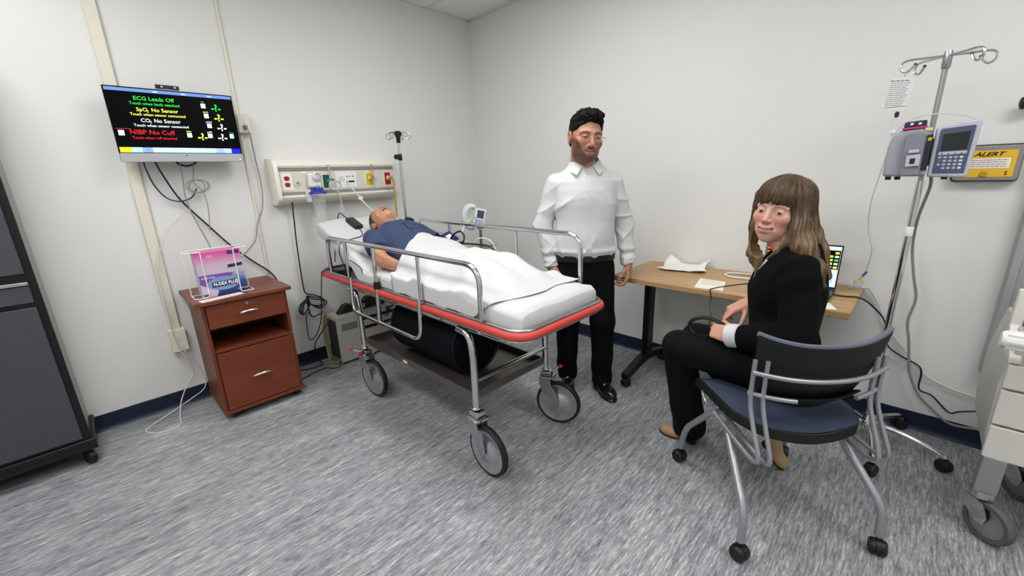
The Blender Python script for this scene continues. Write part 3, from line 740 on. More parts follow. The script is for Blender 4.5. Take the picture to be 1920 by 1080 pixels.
# shelf with turned-up rims
sh = MB().bb(-1.728, -1.228, -1.868, -.81, .354, .360).build('shelf', shelfm, t, smooth=0)
for x in (-1.732, -1.224): MB().bb(x-.006, x+.006, -1.872, -.806, .352, .392).build('shelf_rim', shelfm, sh, bevel=.002)
for y in (-1.872, -.806): MB().bb(-1.725, -1.231, y-.006, y+.006, .352, .392).build('shelf_rim', shelfm, sh, bevel=.002)
MB().bb(-1.7392, -1.738, -1.30, -1.255, .360, .376).build('name_plate', mat('sticker', '#d8d3cb', .5), sh)
# side rails
RT = .0125
def siderail(x, zt, zb, y0, y1, posts, name='side_rail'):
    r = MB().tube(fillet([(x, y0, zb+.13), (x, y0, zt), (x, y1, zt), (x, y1, zb+.13)], [0, .06, .09, 0], 7), RT, 12).build(name, chrome, t)
    for y in posts:
        p = MB().cyl((x, y, zt-.006), (x, y, zb+.13), .0105, n=12).build('post', chrome, r)
    return r
r = siderail(-1.757, 1.022, .66, -.478, -1.985, (-.74, -1.09, -1.535))
siderail(-1.128, 1.080, .64, -.60, -2.05, (-.98, -1.60))
# lowered lower loop of the near rail, sliding through the frame
MB().tube(fillet([(-1.772, -.795, .80), (-1.785, -.80, .585), (-1.785, -1.545, .585), (-1.772, -1.54, .80)], .07, 7), .0115, 12).build('rail_loop', chrome, r)
MB().cyl((-1.757, -1.09, .78), (-1.782, -1.12, .585), .0135, n=12).build('rail_slider', steel, r)
MB().cyl((-1.757, -1.09, .775), (-1.757, -1.09, .815), .019, n=14).build('slider_collar', blackp, r)
MB().lathe([(.001, 0), (.014, .001), (.016, .008), (.014, .016), (.001, .017)], (-1.742, -1.17, .672), (-1, 0, 0), 16).build('release_knob', blackp, t)
MB().cyl((-1.742, -1.17, .672), (-1.70, -1.17, .688), .005, n=8).build('knob_stem', chrome, t)
# casters
tyre = mat('caster_tyre', '#151515', .55)
def gcaster(x, y, ang, off):
    """leg foot at (x,y); the wheel trails along angle ang by off"""
    d = Vector((math.cos(ang), math.sin(ang), 0)); ax = Vector((-d.y, d.x, 0))
    R = .127; base = Vector((x, y, 0)); c = base+d*off+Vector((0, 0, R))
    h = MB(); h.cyl(base+Vector((0, 0, .318)), base+Vector((0, 0, .330)), .024, n=16)
    M = Matrix((d, ax, Vector((0, 0, 1)))).transposed()
    h.box(base+Vector((0, 0, .300))+d*.006, (.062, .052, .028), M)
    h.box(base+Vector((0, 0, .278))+d*.012, (.085, .064, .014), M)
    cs = h.build('caster', chrome, t, bevel=.004)
    for s in (-1, 1):
        # curved fork blade
        q = [((.028), .275), (.036, .272), (.042, .236), (off*.55+.030, .19), (off+.014, .135), (off+.010, .116), (off-.006, .112), (off-.016, .122), (off-.024, .150), (-.012, .200), (-.026, .24), (-.03, .275)]
        f = MB().prism(q, base+ax*(s*.030), d, (0, 0, 1), ax*(s*.007)).build('fork', mat('fork_steel', '#9c9ea0', .3, .6), cs, bevel=.0015)
    w = MB().lathe([(R-.017, -.014), (R-.006, -.015), (R, -.008), (R, .008), (R-.006, .015), (R-.017, .014), (R-.017, -.014)], c, ax, 48, cap=False).build('tyre', tyre, cs)
    MB().lathe([(.012, -.024), (.016, -.022), (.032, -.021), (.055, -.012), (.060, -.010), (.095, -.011), (.104, -.015), (R-.0165, -.015), (R-.0165, .015), (.104, .015), (.095, .011), (.060, .010), (.055, .012), (.032, .021), (.016, .022), (.012, .024)], c, ax, 48).build('wheel_disc', mat('wheel_steel', '#c4c6c8', .2, .9), cs)
    MB().cyl(c-ax*.040, c+ax*.040, .007, n=12).build('axle', steel, cs)
    for k in range(6):
        a = k*math.pi/3+.4; pz = c+(d*math.cos(a)+Vector((0, 0, 1))*math.sin(a))*.088
        for s in (-1, 1): MB().cyl(pz+ax*s*.010, pz+ax*s*.0135, .0035, n=8).build('rivet', steel, cs)
    return cs
rl = mat('red_lever', '#c23a38', .5)
def lever(cs, x, y, d):
    d = Vector(d).normalized(); b = Vector((x, y, .300))
    MB().tube([b+d*.03, b+d*.055+Vector((0, 0, .012)), b+d*.075+Vector((0, 0, .024))], [.006, .006, .005], 8).build('brake_lever', chrome, cs)
    MB().box(b+d*.085+Vector((0, 0, .028)), (.026, .018, .012)).build('lever_tip', rl, cs, bevel=.003)
    MB().box(b+d*.034+Vector((0, 0, -.012)), (.022, .016, .008)).build('lever_pad', rl, cs, bevel=.002)
cs = gcaster(*FX[0], math.radians(-92), .075)
cs = gcaster(*FX[1], math.radians(-68), .075); lever(cs, *FX[1], (.7, -.55, 0))
cs = gcaster(*FX[2], math.radians(-84), .07); lever(cs, *FX[2], (-.5, .2, 0))
cs = gcaster(*FX[3], math.radians(-80), .07)
# backrest frame under the raised mattress section
def bedz(y): return .862 if y < -.95 else .862+.405*(y+.95)
for x in (-1.66, -1.24): MB().tube([(x, -.95, .735), (x, -.30, .998)], .011, 8).build('backrest_tube', steel, t)
MB().add([(-1.68, -.96, .744), (-1.22, -.96, .744), (-1.22, -.30, 1.010), (-1.68, -.30, 1.010), (-1.68, -.96, .751), (-1.22, -.96, .751), (-1.22, -.30, 1.017), (-1.68, -.30, 1.017)], [(0, 3, 2, 1), (4, 5, 6, 7), (0, 1, 5, 4), (1, 2, 6, 5), (2, 3, 7, 6), (3, 0, 4, 7)]).build('backrest_panel', deckm, t, smooth=0)
for x in (-1.62, -1.28): MB().tube([(x, -.72, .735), (x, -.50, .918)], .009, 8).build('support_strut', mat('dark_strut', '#2b2c2e', .5, .3), t)
for y in (-.33, -.36): pass
MB().bb(-1.70, -1.60, -.42, -.30, .7305, .775).build('latch_plate', deckm, t, bevel=.006)

# ------------------------------------------------------------------ gurney drip stand with black top
t = thing('drip_stand', 'chrome drip pole with black hook hub rising from the gurney head', 'iv pole', (-1.090, -.385, .73))
PX, PY = -1.090, -.385
MB().bb(PX-.062, PX+.016, PY-.02, PY+.02, .7815, .792).bb(PX-.045, PX+.016, PY-.02, PY+.02, .724, .7335).bb(PX+.009, PX+.016, PY-.02, PY+.02, .7334, .7816).build('rail_clamp', steel, t, bevel=.002)
MB().cyl((PX, PY, .71), (PX, PY, 1.50), .0115, n=14).build('outer_pole', chrome, t)
MB().cyl((PX, PY, 1.50), (PX, PY, 1.675), .008, n=12).build('inner_pole', chrome, t)
MB().lathe([(.014, 1.505), (.016, 1.509), (.016, 1.548), (.013, 1.553)], (PX, PY, 0), (0, 0, 1), 16).build('clamp', blackp, t)
k_ = MB().lathe([(.004, 0), (.004, .018), (.016, .02), (.019, .027), (.016, .036), (.001, .038)], (PX-.012, PY, 1.53), (-.8, -.3, 0), 16).build('knob', blackp, t)
MB().lathe([(.013, 1.630), (.016, 1.635), (.016, 1.668), (.028, 1.690), (.028, 1.704), (.014, 1.714)], (PX, PY, 0), (0, 0, 1), 16).build('hub', blackp, t)
for a in (.6, 2.2, 3.5, 5.6):
    d = Vector((math.cos(a), math.sin(a), 0)); b = Vector((PX, PY, 1.70))
    pts = [b+d*.015, b+d*.06+Vector((0, 0, .003)), b+d*.088-Vector((0, 0, .010)), b+d*.090-Vector((0, 0, .032)), b+d*.072-Vector((0, 0, .044)), b+d*.056-Vector((0, 0, .032)), b+d*.064-Vector((0, 0, .014))]
    MB().tube(cr(pts, 4), .0032, 8).build('hook', steel, t)

# ------------------------------------------------------------------ mattress
sheetw = mat('white_linen', '#cbcbca', .85, bump=.5, bscale=30)
def grid_mesh(name, fn, nu, nv, m, parent=None, thick=0, sub=0):
    V = [fn(i/(nu-1), j/(nv-1)) for i in range(nu) for j in range(nv)]
    F = [(i*nv+j, (i+1)*nv+j, (i+1)*nv+j+1, i*nv+j+1) for i in range(nu-1) for j in range(nv-1)]
    o = raw(name, V, F, m, parent)
    if thick: s = o.modifiers.new('solid', 'SOLIDIFY'); s.thickness = thick; s.offset = 0
    return o
def vnoise(x, y, s=0.):
    return math.sin(7.1*x+3.3*y+s)*.5+math.sin(13.7*y-5.1*x+2*s+1.7*math.sin(4*x+s))*.3+math.sin(23*x+17*y+s*3)*.2
def superpt(a, hw, hh, e=.32):
    c, s = math.cos(a), math.sin(a)
    return hw*math.copysign(abs(c)**e, c), hh*math.copysign(abs(s)**e, s)
def mattress():
    V = []; F = []; nr = 40
    ys_ = [-2.180, -2.176, -2.164, -2.145, -2.10]+[-2.0+.08*k for k in range(13)]+[-.96, -.9, -.82, -.74, -.66, -.58, -.50, -.42, -.36, -.32, -.295, -.282, -.277]
    for i, y in enumerate(ys_):
        e = min(1, max(.0, (y+2.185)/.04))**.5*min(1, max(0, (-.272-y)/.04))**.5
        zt = bedz(y)+.008*vnoise(0, y*2); th = .105+.029*min(1, max(0, (-1.0-y)/.1))
        hw = .286 if y < -.95 else .300
        for k in range(nr):
            a = 2*math.pi*k/nr; px, pz = superpt(a, hw-.03*(1-e), th/2*(.35+.65*e))
            sag = .006*vnoise(px*3, y*3, 1.)
            ny = 0 if y < -.95 else -.37*pz
            V.append((-1.445+px, y+ny, zt-th/2+pz+sag*(1 if pz > 0 else .5)))
    n = len(ys_)
    for i in range(n-1):
        for k in range(nr): F.append((i*nr+k, i*nr+(k+1) % nr, (i+1)*nr+(k+1) % nr, (i+1)*nr+k))
    V = np.array(V); V[:, 2] = np.where(V[:, 1] < -1.0, np.maximum(V[:, 2], .7315), V[:, 2])
    m = MB(); m.add([tuple(v) for v in V], F+[tuple(range(nr-1, -1, -1)), tuple((n-1)*nr+k for k in range(nr))])
    o = m.build('mattress', sheetw, smooth=70)
    return tag(o, 'white sheeted gurney mattress with its head section raised', 'mattress')
mattress()
# bunched under-sheet corner beside the hinge
def bunch(u, v):
    y = -.72-.50*u; s = v
    top = bedz(y)-.02
    x = -1.752-.012*math.sin(s*3.1)-.010*vnoise(y*4, s*2, .4)*s
    z = top-(.03+(.10+.03*math.sin(u*9))*u**.5)*s-.012*math.sin(u*21+s*2)*s
    return (max(x+.012*(1-s), -1.7475 if y > -1.0 else -1.7475+.0125*min(1, (-1.0-y)/.05)), y, max(z, .785))
o = grid_mesh('bed_sheet', bunch, 30, 10, sheetw, thick=.003); tag(o, 'white under-sheet bunched at the mattress hinge behind the near rail', 'sheet')

# ------------------------------------------------------------------ draped top sheet
XC = -1.445
def bodyh(y):
    # height of the covered body above the mattress along the bed
    P = [(-.90, .165), (-1.05, .165), (-1.20, .15), (-1.35, .125), (-1.50, .12), (-1.62, .135), (-1.74, .135), (-1.88, .085), (-1.96, .055), (-2.02, .022), (-2.06, .002), (-2.25, 0)]
    if y >= P[0][0]: return P[0][1]
    for (a, ha), (b, hb) in zip(P, P[1:]):
        if y >= b:
            t_ = (a-y)/(a-b); t_ = t_*t_*(3-2*t_); return ha+(hb-ha)*t_
    return 0
def sheet_pt(u, v):
    # v 0 (near hanging edge) .. 1 (far edge); u 0 (chest) .. 1 (foot)
    hangn = .165+.010*math.sin(u*5+.5)
    hangf = .085-.085*max(0, u-.6)/.4
    W_ = .298-.020*max(0., u-.5)/.5
    s = -W_-hangn+(2*W_+hangn+hangf)*v
    # chest hem runs diagonally: further down on the near side
    near = max(0., min(1., (-s+.05)/.42))
    y0 = -1.065-.19*near**1.3+.02*math.sin(s*8)-.015*max(0., min(1., (s-.13)/.09))
    y1 = -2.075+.01*max(0, s)/.325+.050*max(0, -s)/.298+.010*math.sin(s*13)
    if s < -W_: y1 += .10*(-s-W_)/.1
    y = y0+(y1-y0)*u
    x = max(-W_, min(W_, s))
    drop = max(0, abs(s)-W_)
    b = bodyh(y)
    wd = .245+.05*max(0, min(1, (y+1.3)/.3)) - .05*max(0, min(1, (-1.7-y)/.3))
    cx = .01
    prof_ = max(0., 1-(abs(x-cx)/wd)**2.3)**.75
    # two legs
    if y < -1.35:
        k = min(1, (-1.35-y)/.25)
        legs = max(math.exp(-((x-.085)/.085)**2), math.exp(-((x+.085)/.085)**2))
        prof_ = prof_*(1-.38*k)+.38*k*legs*prof_
    z = bedz(y)+.003+b*prof_-.004*max(0, u-.93)/.07
    side = abs(x)/W_
    rd = lambda ph: (1-abs(math.sin(ph)))**2.5
    fold = .006*vnoise(x*2.2+y*1.4, y*1.8-x, .3)+.024*rd(7*y+5.5*x+1.3*math.sin(4*y+3*x))*(.25+.9*side)+.018*rd(9*x-4*y+1.2*math.sin(6*y))*(.4+.4*side)
    fold += .018*rd(10*y-3*x+1.)*max(0, side-.35)
    fold *= 1-.85*max(0., (u-.78)/.22)
    z += fold
    xx = XC+x
    if drop > 0:
        sg = -1 if s < 0 else 1
        f = .010*math.sin(19*y+1.3*math.sin(5*y))+.006*math.sin(41*y)
        xx += sg*(.004+min(.010, drop*.25)+f*min(1, drop/.06)*.5)
        z -= drop*.97
        if s < 0: xx = max(xx, -1.7425)
    z = max(z, .784+.004*math.sin(31*y))
    return (xx, y, z)
# ------------------------------------------------------------------ power adapter lying on the pillow end
up = Vector((0, -.375, .927)); dn = Vector((0, -.927, -.375))
o = thing('power_adapter', 'black power adapter brick lying on the raised mattress', 'adapter', (-1.63, -.42, bedz(-.42)+.01))
M = Matrix((Vector((1, 0, 0)), -dn, up)).transposed() @ Matrix.Rotation(.06, 3, 'Z')
cc = Vector((-1.540, -.445, bedz(-.445)+.0195))
MB().box(cc, (.058, .135, .034), M).build('brick', mat('adapter_black', '#232325', .5), o, bevel=.006)
MB().box(cc+M @ Vector((0, .075, -.004)), (.026, .02, .018), M).build('strain_relief', blackp, o, bevel=.004)
MB().tube(cr([cc+M @ Vector((0, .084, -.004)), cc+M @ Vector((.004, .13, -.010)), (-1.555, -.262, 1.15), (-1.57, -.235, 1.08), (-1.60, -.225, .95), (-1.62, -.22, .80)], 5), .0036, 8).build('power_lead', cable_b, o)
tube_thing('cable', 'thin black cable from the adapter trailing down the raised mattress side', [(-1.540, -.505, bedz(-.505)+.016), (-1.545, -.555, bedz(-.555)+.009), (-1.58, -.60, bedz(-.60)+.010), (-1.67, -.62, bedz(-.62)+.010), (-1.732, -.63, bedz(-.63)+.003), (-1.749, -.628, .945), (-1.749, -.645, .89), (-1.748, -.69, .82), (-1.735, -.67, .785), (-1.72, -.64, .765), (-1.68, -.66, .738)], .003, cable_b, 'cable')
tube_thing('cable', 'thin black cable crossing the bunched under-sheet', [(-1.7495, -.765, .90), (-1.7495, -.80, .895), (-1.7495, -.86, .880), (-1.7495, -.90, .865), (-1.7495, -.915, .835)], .0026, cable_b, 'cable')
tube_thing('cable', 'black cable hanging over the red bumper at the gurney head to the floor', [(-1.69, -.42, .778), (-1.725, -.385, .784), (-1.745, -.365, .784), (-1.765, -.35, .775), (-1.7735, -.345, .755), (-1.778, -.338, .72), (-1.79, -.30, .55), (-1.80, -.26, .40), (-1.83, -.20, .28), (-1.86, -.14, .25), (-1.84, -.09, .40), (-1.80, -.07, .43)], .0034, cable_b, 'cable')

# ------------------------------------------------------------------ navy bolster roll on the shelf
nv = mat('navy_fabric', '#04060c', .85, spec=.2, bump=.15, bscale=120)
t = thing('bolster', 'large dark navy cylindrical bolster lying on the gurney shelf', 'bolster', (-1.53, -1.34, .362))
r_ = .168; zc = .358+r_
n_ = 44; L0, L1 = -1.69, -1.075
prof = [(.001, 0), (.12, .0), (.150, .006), (r_, .022), (r_, L1-L0-.022), (.150, L1-L0-.006), (.12, L1-L0), (.001, L1-L0)]
m = MB().lathe(prof, (-1.53, L0, zc), (0, 1, 0), n_, cap=False)
m.V = [(x, y, max(z, .3598)) for x, y, z in m.V]; m.build('roll', nv, t, smooth=45)
for y in (L0+.012, L1-.012): MB().tube([(-1.53+.165*math.cos(a), y, max(.3645, zc+.165*math.sin(a))) for a in [2*math.pi*k/40 for k in range(40)]], .004, 6, closed=True).build('piping', mat('navy_piping', '#0a0d17', .7), t)

# ------------------------------------------------------------------ grey compressor against the wall
gm = mat('machine_grey', '#a9a79f', .5, bump=.04)
t = thing('compressor', 'grey metal compressor box with vents and a black carrying handle by the wall', 'machine', (-1.44, -.14, 0))
MX0, MX1, MYF, MYB, MZ0, MZ1 = -1.695, -1.14, -.255, -.075, .02, .385
MB().bb(MX0+.006, MX1, MYF, MYB, MZ0, MZ1).build('case', gm, t, bevel=.008)
MB().bb(MX0-.002, MX0+.0055, MYF+.02, MYB-.02, MZ0+.03, MZ1-.03).build('side_grille', mat('dark_recess', '#2a2a28', .6), t, bevel=.002)
MB().bb(MX0-.035, MX0-.003, MYB-.02, MYB-.004, MZ0, MZ1+.02).build('rear_plate', mat('machine_plate', '#8f8d86', .5), t, bevel=.002)
dk = mat('vent_dark', '#1c1c1b', .6)
for gx, gz, nn, st_, hh in ((-1.655, .325, 9, .014, .055), (-1.42, .325, 7, .014, .032), (-1.30, .325, 3, .014, .032)):
    for k in range(nn): MB().bb(gx+k*st_, gx+k*st_+.006, MYF-.0015, MYF+.001, gz-hh, gz).build('vent_slot', dk, t, smooth=0)
MB().cyl((-1.555, MYF, .215), (-1.555, MYF-.002, .215), .005, n=10).build('screw', dk, t)
h = MB().prism([(-.0, 0), (.40, 0), (.37, .055), (.30, .088), (.24, .088), (.235, .070), (.105, .050), (.10, .068), (.055, .062)], (MX0+.05, MYF+.06, MZ1+.0005), (1, 0, 0), (0, 0, 1), (0, .06, 0)).build('handle', blackp, t, bevel=.006)
MB().bb(MX0+.165, MX0+.27, MYF+.057, MYF+.123, MZ1+.012, MZ1+.045).build('handle_recess', gm, h)
for x in (MX0+.04, MX1-.04):
    for y in (MYF+.03, MYB-.03): MB().cyl((x, y, 0), (x, y, MZ0+.004), .013, n=12).build('foot', blackr, t)
tube_thing('hose', 'short yellow hose beside the grey compressor', [(-1.714, -.098, .398), (-1.738, -.108, .33), (-1.745, -.11, .25), (-1.742, -.12, .15), (-1.735, -.13, .04), (-1.73, -.15, .012), (-1.70, -.20, .012)], .0055, mat('yellow_hose2', '#bda53d', .4), 'hose')
tube_thing('cable', 'black cable on the floor running from the compressor along the wall', [(-1.6975, -.145, .34), (-1.735, -.16, .32), (-1.780, -.12, .24), (-1.80, -.05, .15), (-1.80, -.04, .05), (-1.78, -.07, .006), (-1.80, -.12, .005), (-1.90, -.11, .005), (-2.0, -.055, .005), (-2.08, -.036, .005), (-2.2, -.034, .005)], .004, cable_b, 'cable')
tube_thing('cable', 'black cable curled on the floor in front of the compressor', [(-1.688, -.235, .04), (-1.712, -.25, .012), (-1.725, -.258, .005), (-1.76, -.25, .005), (-1.80, -.20, .005), (-1.87, -.20, .005), (-1.95, -.235, .005), (-2.02, -.25, .005)], .0036, cable_b, 'cable')

# ------------------------------------------------------------------ vitals monitor on a stand behind the gurney
VX, VY = -.60, -.695
t = thing('vitals_monitor_stand', 'white handheld vitals monitor on a steel pole stand behind the gurney', 'vitals monitor', (VX, VY, 0))
MB().cyl((VX, VY, .07), (VX, VY, .99), .0125, n=14).build('pole', steel, t)
for k in range(5):
    a = k*2*math.pi/5+.3; d = Vector((math.cos(a), math.sin(a), 0))
    MB().tube([(VX, VY, .085), Vector((VX, VY, .075))+d*.12, Vector((VX, VY, .06))+d*.25], [.014, .012, .010], 8).build('base_leg', steel, t)
    caster('caster', t, VX+d.x*.25, VY+d.y*.25, r=.024, w=.03, ang=a+.8, stem=.005)
MB().tube([(VX-.075, VY+.04, .815), (VX-.02, VY+.02, .808), (VX+.05, VY-.05, .815), (VX+.085, VY-.09, .82)], .005, 6).bb(VX-.05, VX+.05, VY-.045, VY+.045, .795, .803).build('tray', steel, t)
vm = mat('monitor_shell', '#d7d8de', .4)
fx = Vector((-.55, -.835, 0)); rx = Vector((.835, -.55, 0))   # faces toward the camera side
ctr = Vector((VX, VY, 1.045))-rx*.02
# curved C-shaped handle shell
pts = [ctr+rx*(-.045+.055*math.cos(a))+Vector((0, 0, .085*math.sin(a)+.01))-fx*.01 for a in [math.radians(d_) for d_ in range(60, 300, 15)]]
MB().tube(pts, [.020+.010*math.sin(math.pi*i/(len(pts)-1)) for i in range(len(pts))], 14).build('handle_shell', vm, t)
Mh = Matrix((rx, -fx, Vector((0, 0, 1)))).transposed() @ Matrix.Rotation(-.22, 3, 'X') @ Matrix.Rotation(.25, 3, 'Y')
hc = ctr+rx*.015+fx*.012
hd = MB().box(hc, (.095, .06, .15), Mh).build('head_unit', vm, t, bevel=.012, seg=3)
MB().box(hc+Mh @ Vector((.0, -.0305, .026)), (.055, .002, .062), Mh).build('display', mat('lcd_grey', '#3e4244', .25), hd, bevel=.002)
MB().box(hc+Mh @ Vector((.0, -.0305, -.036)), (.062, .002, .040), Mh).build('keypad', mat('keypad_blue', '#8fb2d6', .4), hd, bevel=.002)
MB().cyl(ctr-rx*.062+Vector((0, 0, .088)), ctr-rx*.085+Vector((0, 0, .080)), .014, .012).build('probe_cap', blackp, t)
MB().cyl((VX, VY, .955), (VX, VY, .985), .03, .02).build('mount', vm, t)
tube_thing('cable', 'cream coiled lead hanging from the vitals monitor over the sheet', [tuple(ctr-rx*.06+Vector((0, 0, -.05))), (-.70, -.76, 1.03), (-.78, -.83, 1.08), (-.92, -.96, 1.08), (-1.09, -1.07, 1.03), (-1.09, -1.10, .92), (-1.11, -1.17, .93), (-1.10, -1.23, .985), (-1.09, -1.31, .99), (-1.10, -1.39, .95), (-1.13, -1.42, .885)], .0042, mat('cream_lead', '#ddd9c4', .5), 'cable')
# ------------------------------------------------------------------ desk
oak = wood_mat('oak_laminate', '#a9865c', '#bd9a6e', 42, 3.2, 3.2, .42)
t = thing('desk', 'narrow oak-topped training table with black T legs on casters along the right wall', 'table', (-.285, -2.49, 0))
DX0, DX1, DY0, DY1, DZ = -.562, -.006, -3.105, -1.895, .737
MB().bb(DX0, DX1, DY0, DY1, DZ-.032, DZ).build('table_top', oak, t, bevel=.004)
dbl = mat('black_steel', '#101012', .42, .2)
for y in (-2.035, -2.895):
    l = MB().bb(-.335, -.255, y-.022, y+.022, .125, DZ-.034).build('leg', dbl, t, bevel=.006)
    arch = [(-.29, 0), (-.285, .035), (-.2, .058), (-.08, .088), (0, .095), (.08, .088), (.2, .058), (.285, .035), (.29, 0), (.25, 0), (.1, .035), (0, .045), (-.1, .035), (-.25, 0)]
    MB().prism(arch, (-.305, y-.026, .060), (1, 0, 0), (0, 0, 1), (0, .052, 0)).build('foot', dbl, t, bevel=.005)
    for x in (-.575, -.04): caster('caster', t, x, y, r=.030, w=.045, ang=1.3, stem=.004)
    MB().bb(-.50, -.10, y-.03, y+.03, DZ-.045, DZ-.0325).build('top_bracket', dbl, t)
MB().bb(-.32, -.28, -2.87, -2.06, DZ-.10, DZ-.05).build('stretcher', dbl, t, bevel=.004)
# papers on the desk
m = MB()
nv_, nu_ = 12, 14
def wrap(u, v):
    a, b = u-.5, v-.5
    x = -.135+.225*a*(1-.12*math.sin(b*5))+.02*b; y = -2.185-.27*b+.02*math.sin(a*6)
    lift = max(0, (abs(a)+abs(b)-.66))*.13*(1.3 if (a > 0) else .3)
    return (x, y, DZ+.004+lift+.006*abs(math.sin(a*9+b*4))+.004*abs(math.sin(b*13)))
o = grid_mesh('wrapper', wrap, 16, 16, paper, thick=.0008); tag(o, 'crumpled white paper wrapper on the desk', 'paper')
o = MB().add([(-.545, -2.411, DZ+.0005), (-.525, -2.556, DZ+.0005), (-.328, -2.508, DZ+.0005), (-.322, -2.362, DZ+.0005), (-.545, -2.411, DZ+.0015), (-.525, -2.556, DZ+.0015), (-.328, -2.508, DZ+.0015), (-.322, -2.362, DZ+.0015)], [(0, 3, 2, 1), (4, 5, 6, 7), (0, 1, 5, 4), (1, 2, 6, 5), (2, 3, 7, 6), (3, 0, 4, 7)]).build('instruction_card', mat('cream_card', '#ece8d8', .6), smooth=0); tag(o, 'cream instruction card lying flat on the desk', 'card')
for k in range(4): scribble(mat('ink_grey', '#8c8a86', .7), o, (-.355-.03*k, -2.39-.008*k, DZ+.0017), (.12, -1, 0), (1, .12, 0), [.07, .10, .11, .09][k], .008, k+20)
o = MB().box((-.50, -3.01, DZ+.0012), (.11, .05, .001), Matrix.Rotation(.4, 3, 'Z')).build('paper_slip', paper, smooth=0); tag(o, 'small white paper slip beside the laptop', 'paper')
tube_thing('cable', 'thick white cable looped on the desk', [(-.20, -2.78, DZ+.006), (-.19, -2.66, DZ+.006), (-.20, -2.57, DZ+.006), (-.205, -2.50, DZ+.006), (-.17, -2.455, DZ+.006), (-.12, -2.46, DZ+.006), (-.09, -2.50, DZ+.006), (-.08, -2.58, DZ+.006), (-.09, -2.70, DZ+.006), (-.10, -2.80, DZ+.006)], .0062, cable_w)
# laptop
t = thing('laptop', 'open dark laptop on the desk with a colourful vitals screen', 'laptop', (-.30, -2.83, DZ))
LY0, LY1 = -3.005, -2.66
MB().bb(-.46, -.225, LY0, LY1, DZ+.0015, DZ+.018).build('base', mat('laptop_black', '#16171a', .4), t, bevel=.004)
kb = MB().bb(-.40, -.26, LY0+.02, LY1-.02, DZ+.0182, DZ+.0192).build('keyboard', mat('laptop_keys', '#0c0c0e', .5), t, smooth=0)
tl = Vector((.18, 0, .983)).normalized(); b0 = Vector((-.222, 0, DZ+.018))
nrm = Vector((-tl.z, 0, tl.x))
def lq(y0, y1, s0, s1, d0, d1, nm, m, par, bev=0):
    V = [b0+tl*s+nrm*d+Vector((0, y, 0)) for d in (d0, d1) for s in (s0, s1) for y in (y0, y1)]
    mm = MB().add(V, [(0, 1, 3, 2), (4, 6, 7, 5), (0, 2, 6, 4), (1, 5, 7, 3), (0, 4, 5, 1), (2, 3, 7, 6)])
    return mm.build(nm, m, par, bevel=bev, smooth=0 if not bev else 38)
lid = lq(LY0, LY1, 0, .225, 0, .008, 'lid', mat('laptop_black', '#16171a', .4), t, .002)
lq(LY0+.006, LY1-.006, .010, .217, .0085, .009, 'screen', smat('pale', '#cfe4f2', .6), lid)
lq(LY0+.007, LY1-.007, .10, .198, .0092, .0095, 'screen_panel', bk, lid)
random.seed(3)
for i in range(14):
    for j in range(5):
        yy = LY0+.012+i*.0235; ss = .105+j*.0185
        if random.random() < .8: lq(yy, yy+.017, ss, ss+.011, .0096, .0098, 'screen_cell', smat(*random.choice([('cg', '#49b05a'), ('cy', '#d8d04a'), ('co', '#c9563a'), ('cw', '#b8c8d0')])), lid)
lq(LY0+.02, LY0+.12, .03, .08, .0092, .0095, 'screen_panel', smat('paleblue', '#9cc4e0', .6), lid)
tube_thing('cable', 'black cable from the laptop falling off the desk end', [(-.30, -3.003, DZ+.009), (-.285, -3.05, DZ+.005), (-.27, -3.10, DZ+.005), (-.25, -3.14, .72), (-.20, -3.19, .66), (-.13, -3.215, .60), (-.07, -3.228, .53), (-.035, -3.232, .47), (-.031, -3.26, .43), (-.031, -3.31, .40), (-.031, -3.375, .37), (-.031, -3.392, .33), (-.031, -3.398, .245), (-.031, -3.45, .225), (-.031, -3.52, .16), (-.031, -3.56, .18), (-.031, -3.66, .225)], .004, cable_b)
# plastic drip cup with valve
t = thing('drip_cup', 'small clear plastic cup with green and blue valve on the desk end', 'cup', (-.09, -3.085, DZ))
MB().lathe([(.012, DZ+.001), (.017, DZ+.003), (.020, DZ+.050), (.0205, DZ+.052), (.0185, DZ+.050), (.011, DZ+.004)], (-.09, -3.080, 0), (0, 0, 1), 20).build('cup', clear, t)
MB().cyl((-.09, -3.08, DZ+.05), (-.085, -3.09, DZ+.075), .007, n=10).build('green_connector', mat('lime', '#b9cf4a', .4), t)
MB().cyl((-.085, -3.09, DZ+.072), (-.08, -3.105, DZ+.10), .006, n=10).build('blue_valve', mat('valve_blue', '#2d4fa0', .4), t)
tube_thing('cable', 'white cable running from the desk end down the wall to the cart', [(-.07, -3.045, DZ+.005), (-.050, -3.07, DZ+.005), (-.035, -3.105, DZ+.003), (-.022, -3.13, DZ-.008), (-.018, -3.175, .66), (-.018, -3.22, .56), (-.018, -3.30, .45), (-.018, -3.40, .33), (-.018, -3.50, .285), (-.018, -3.62, .262), (-.018, -3.68, .262)], .0045, cable_w)

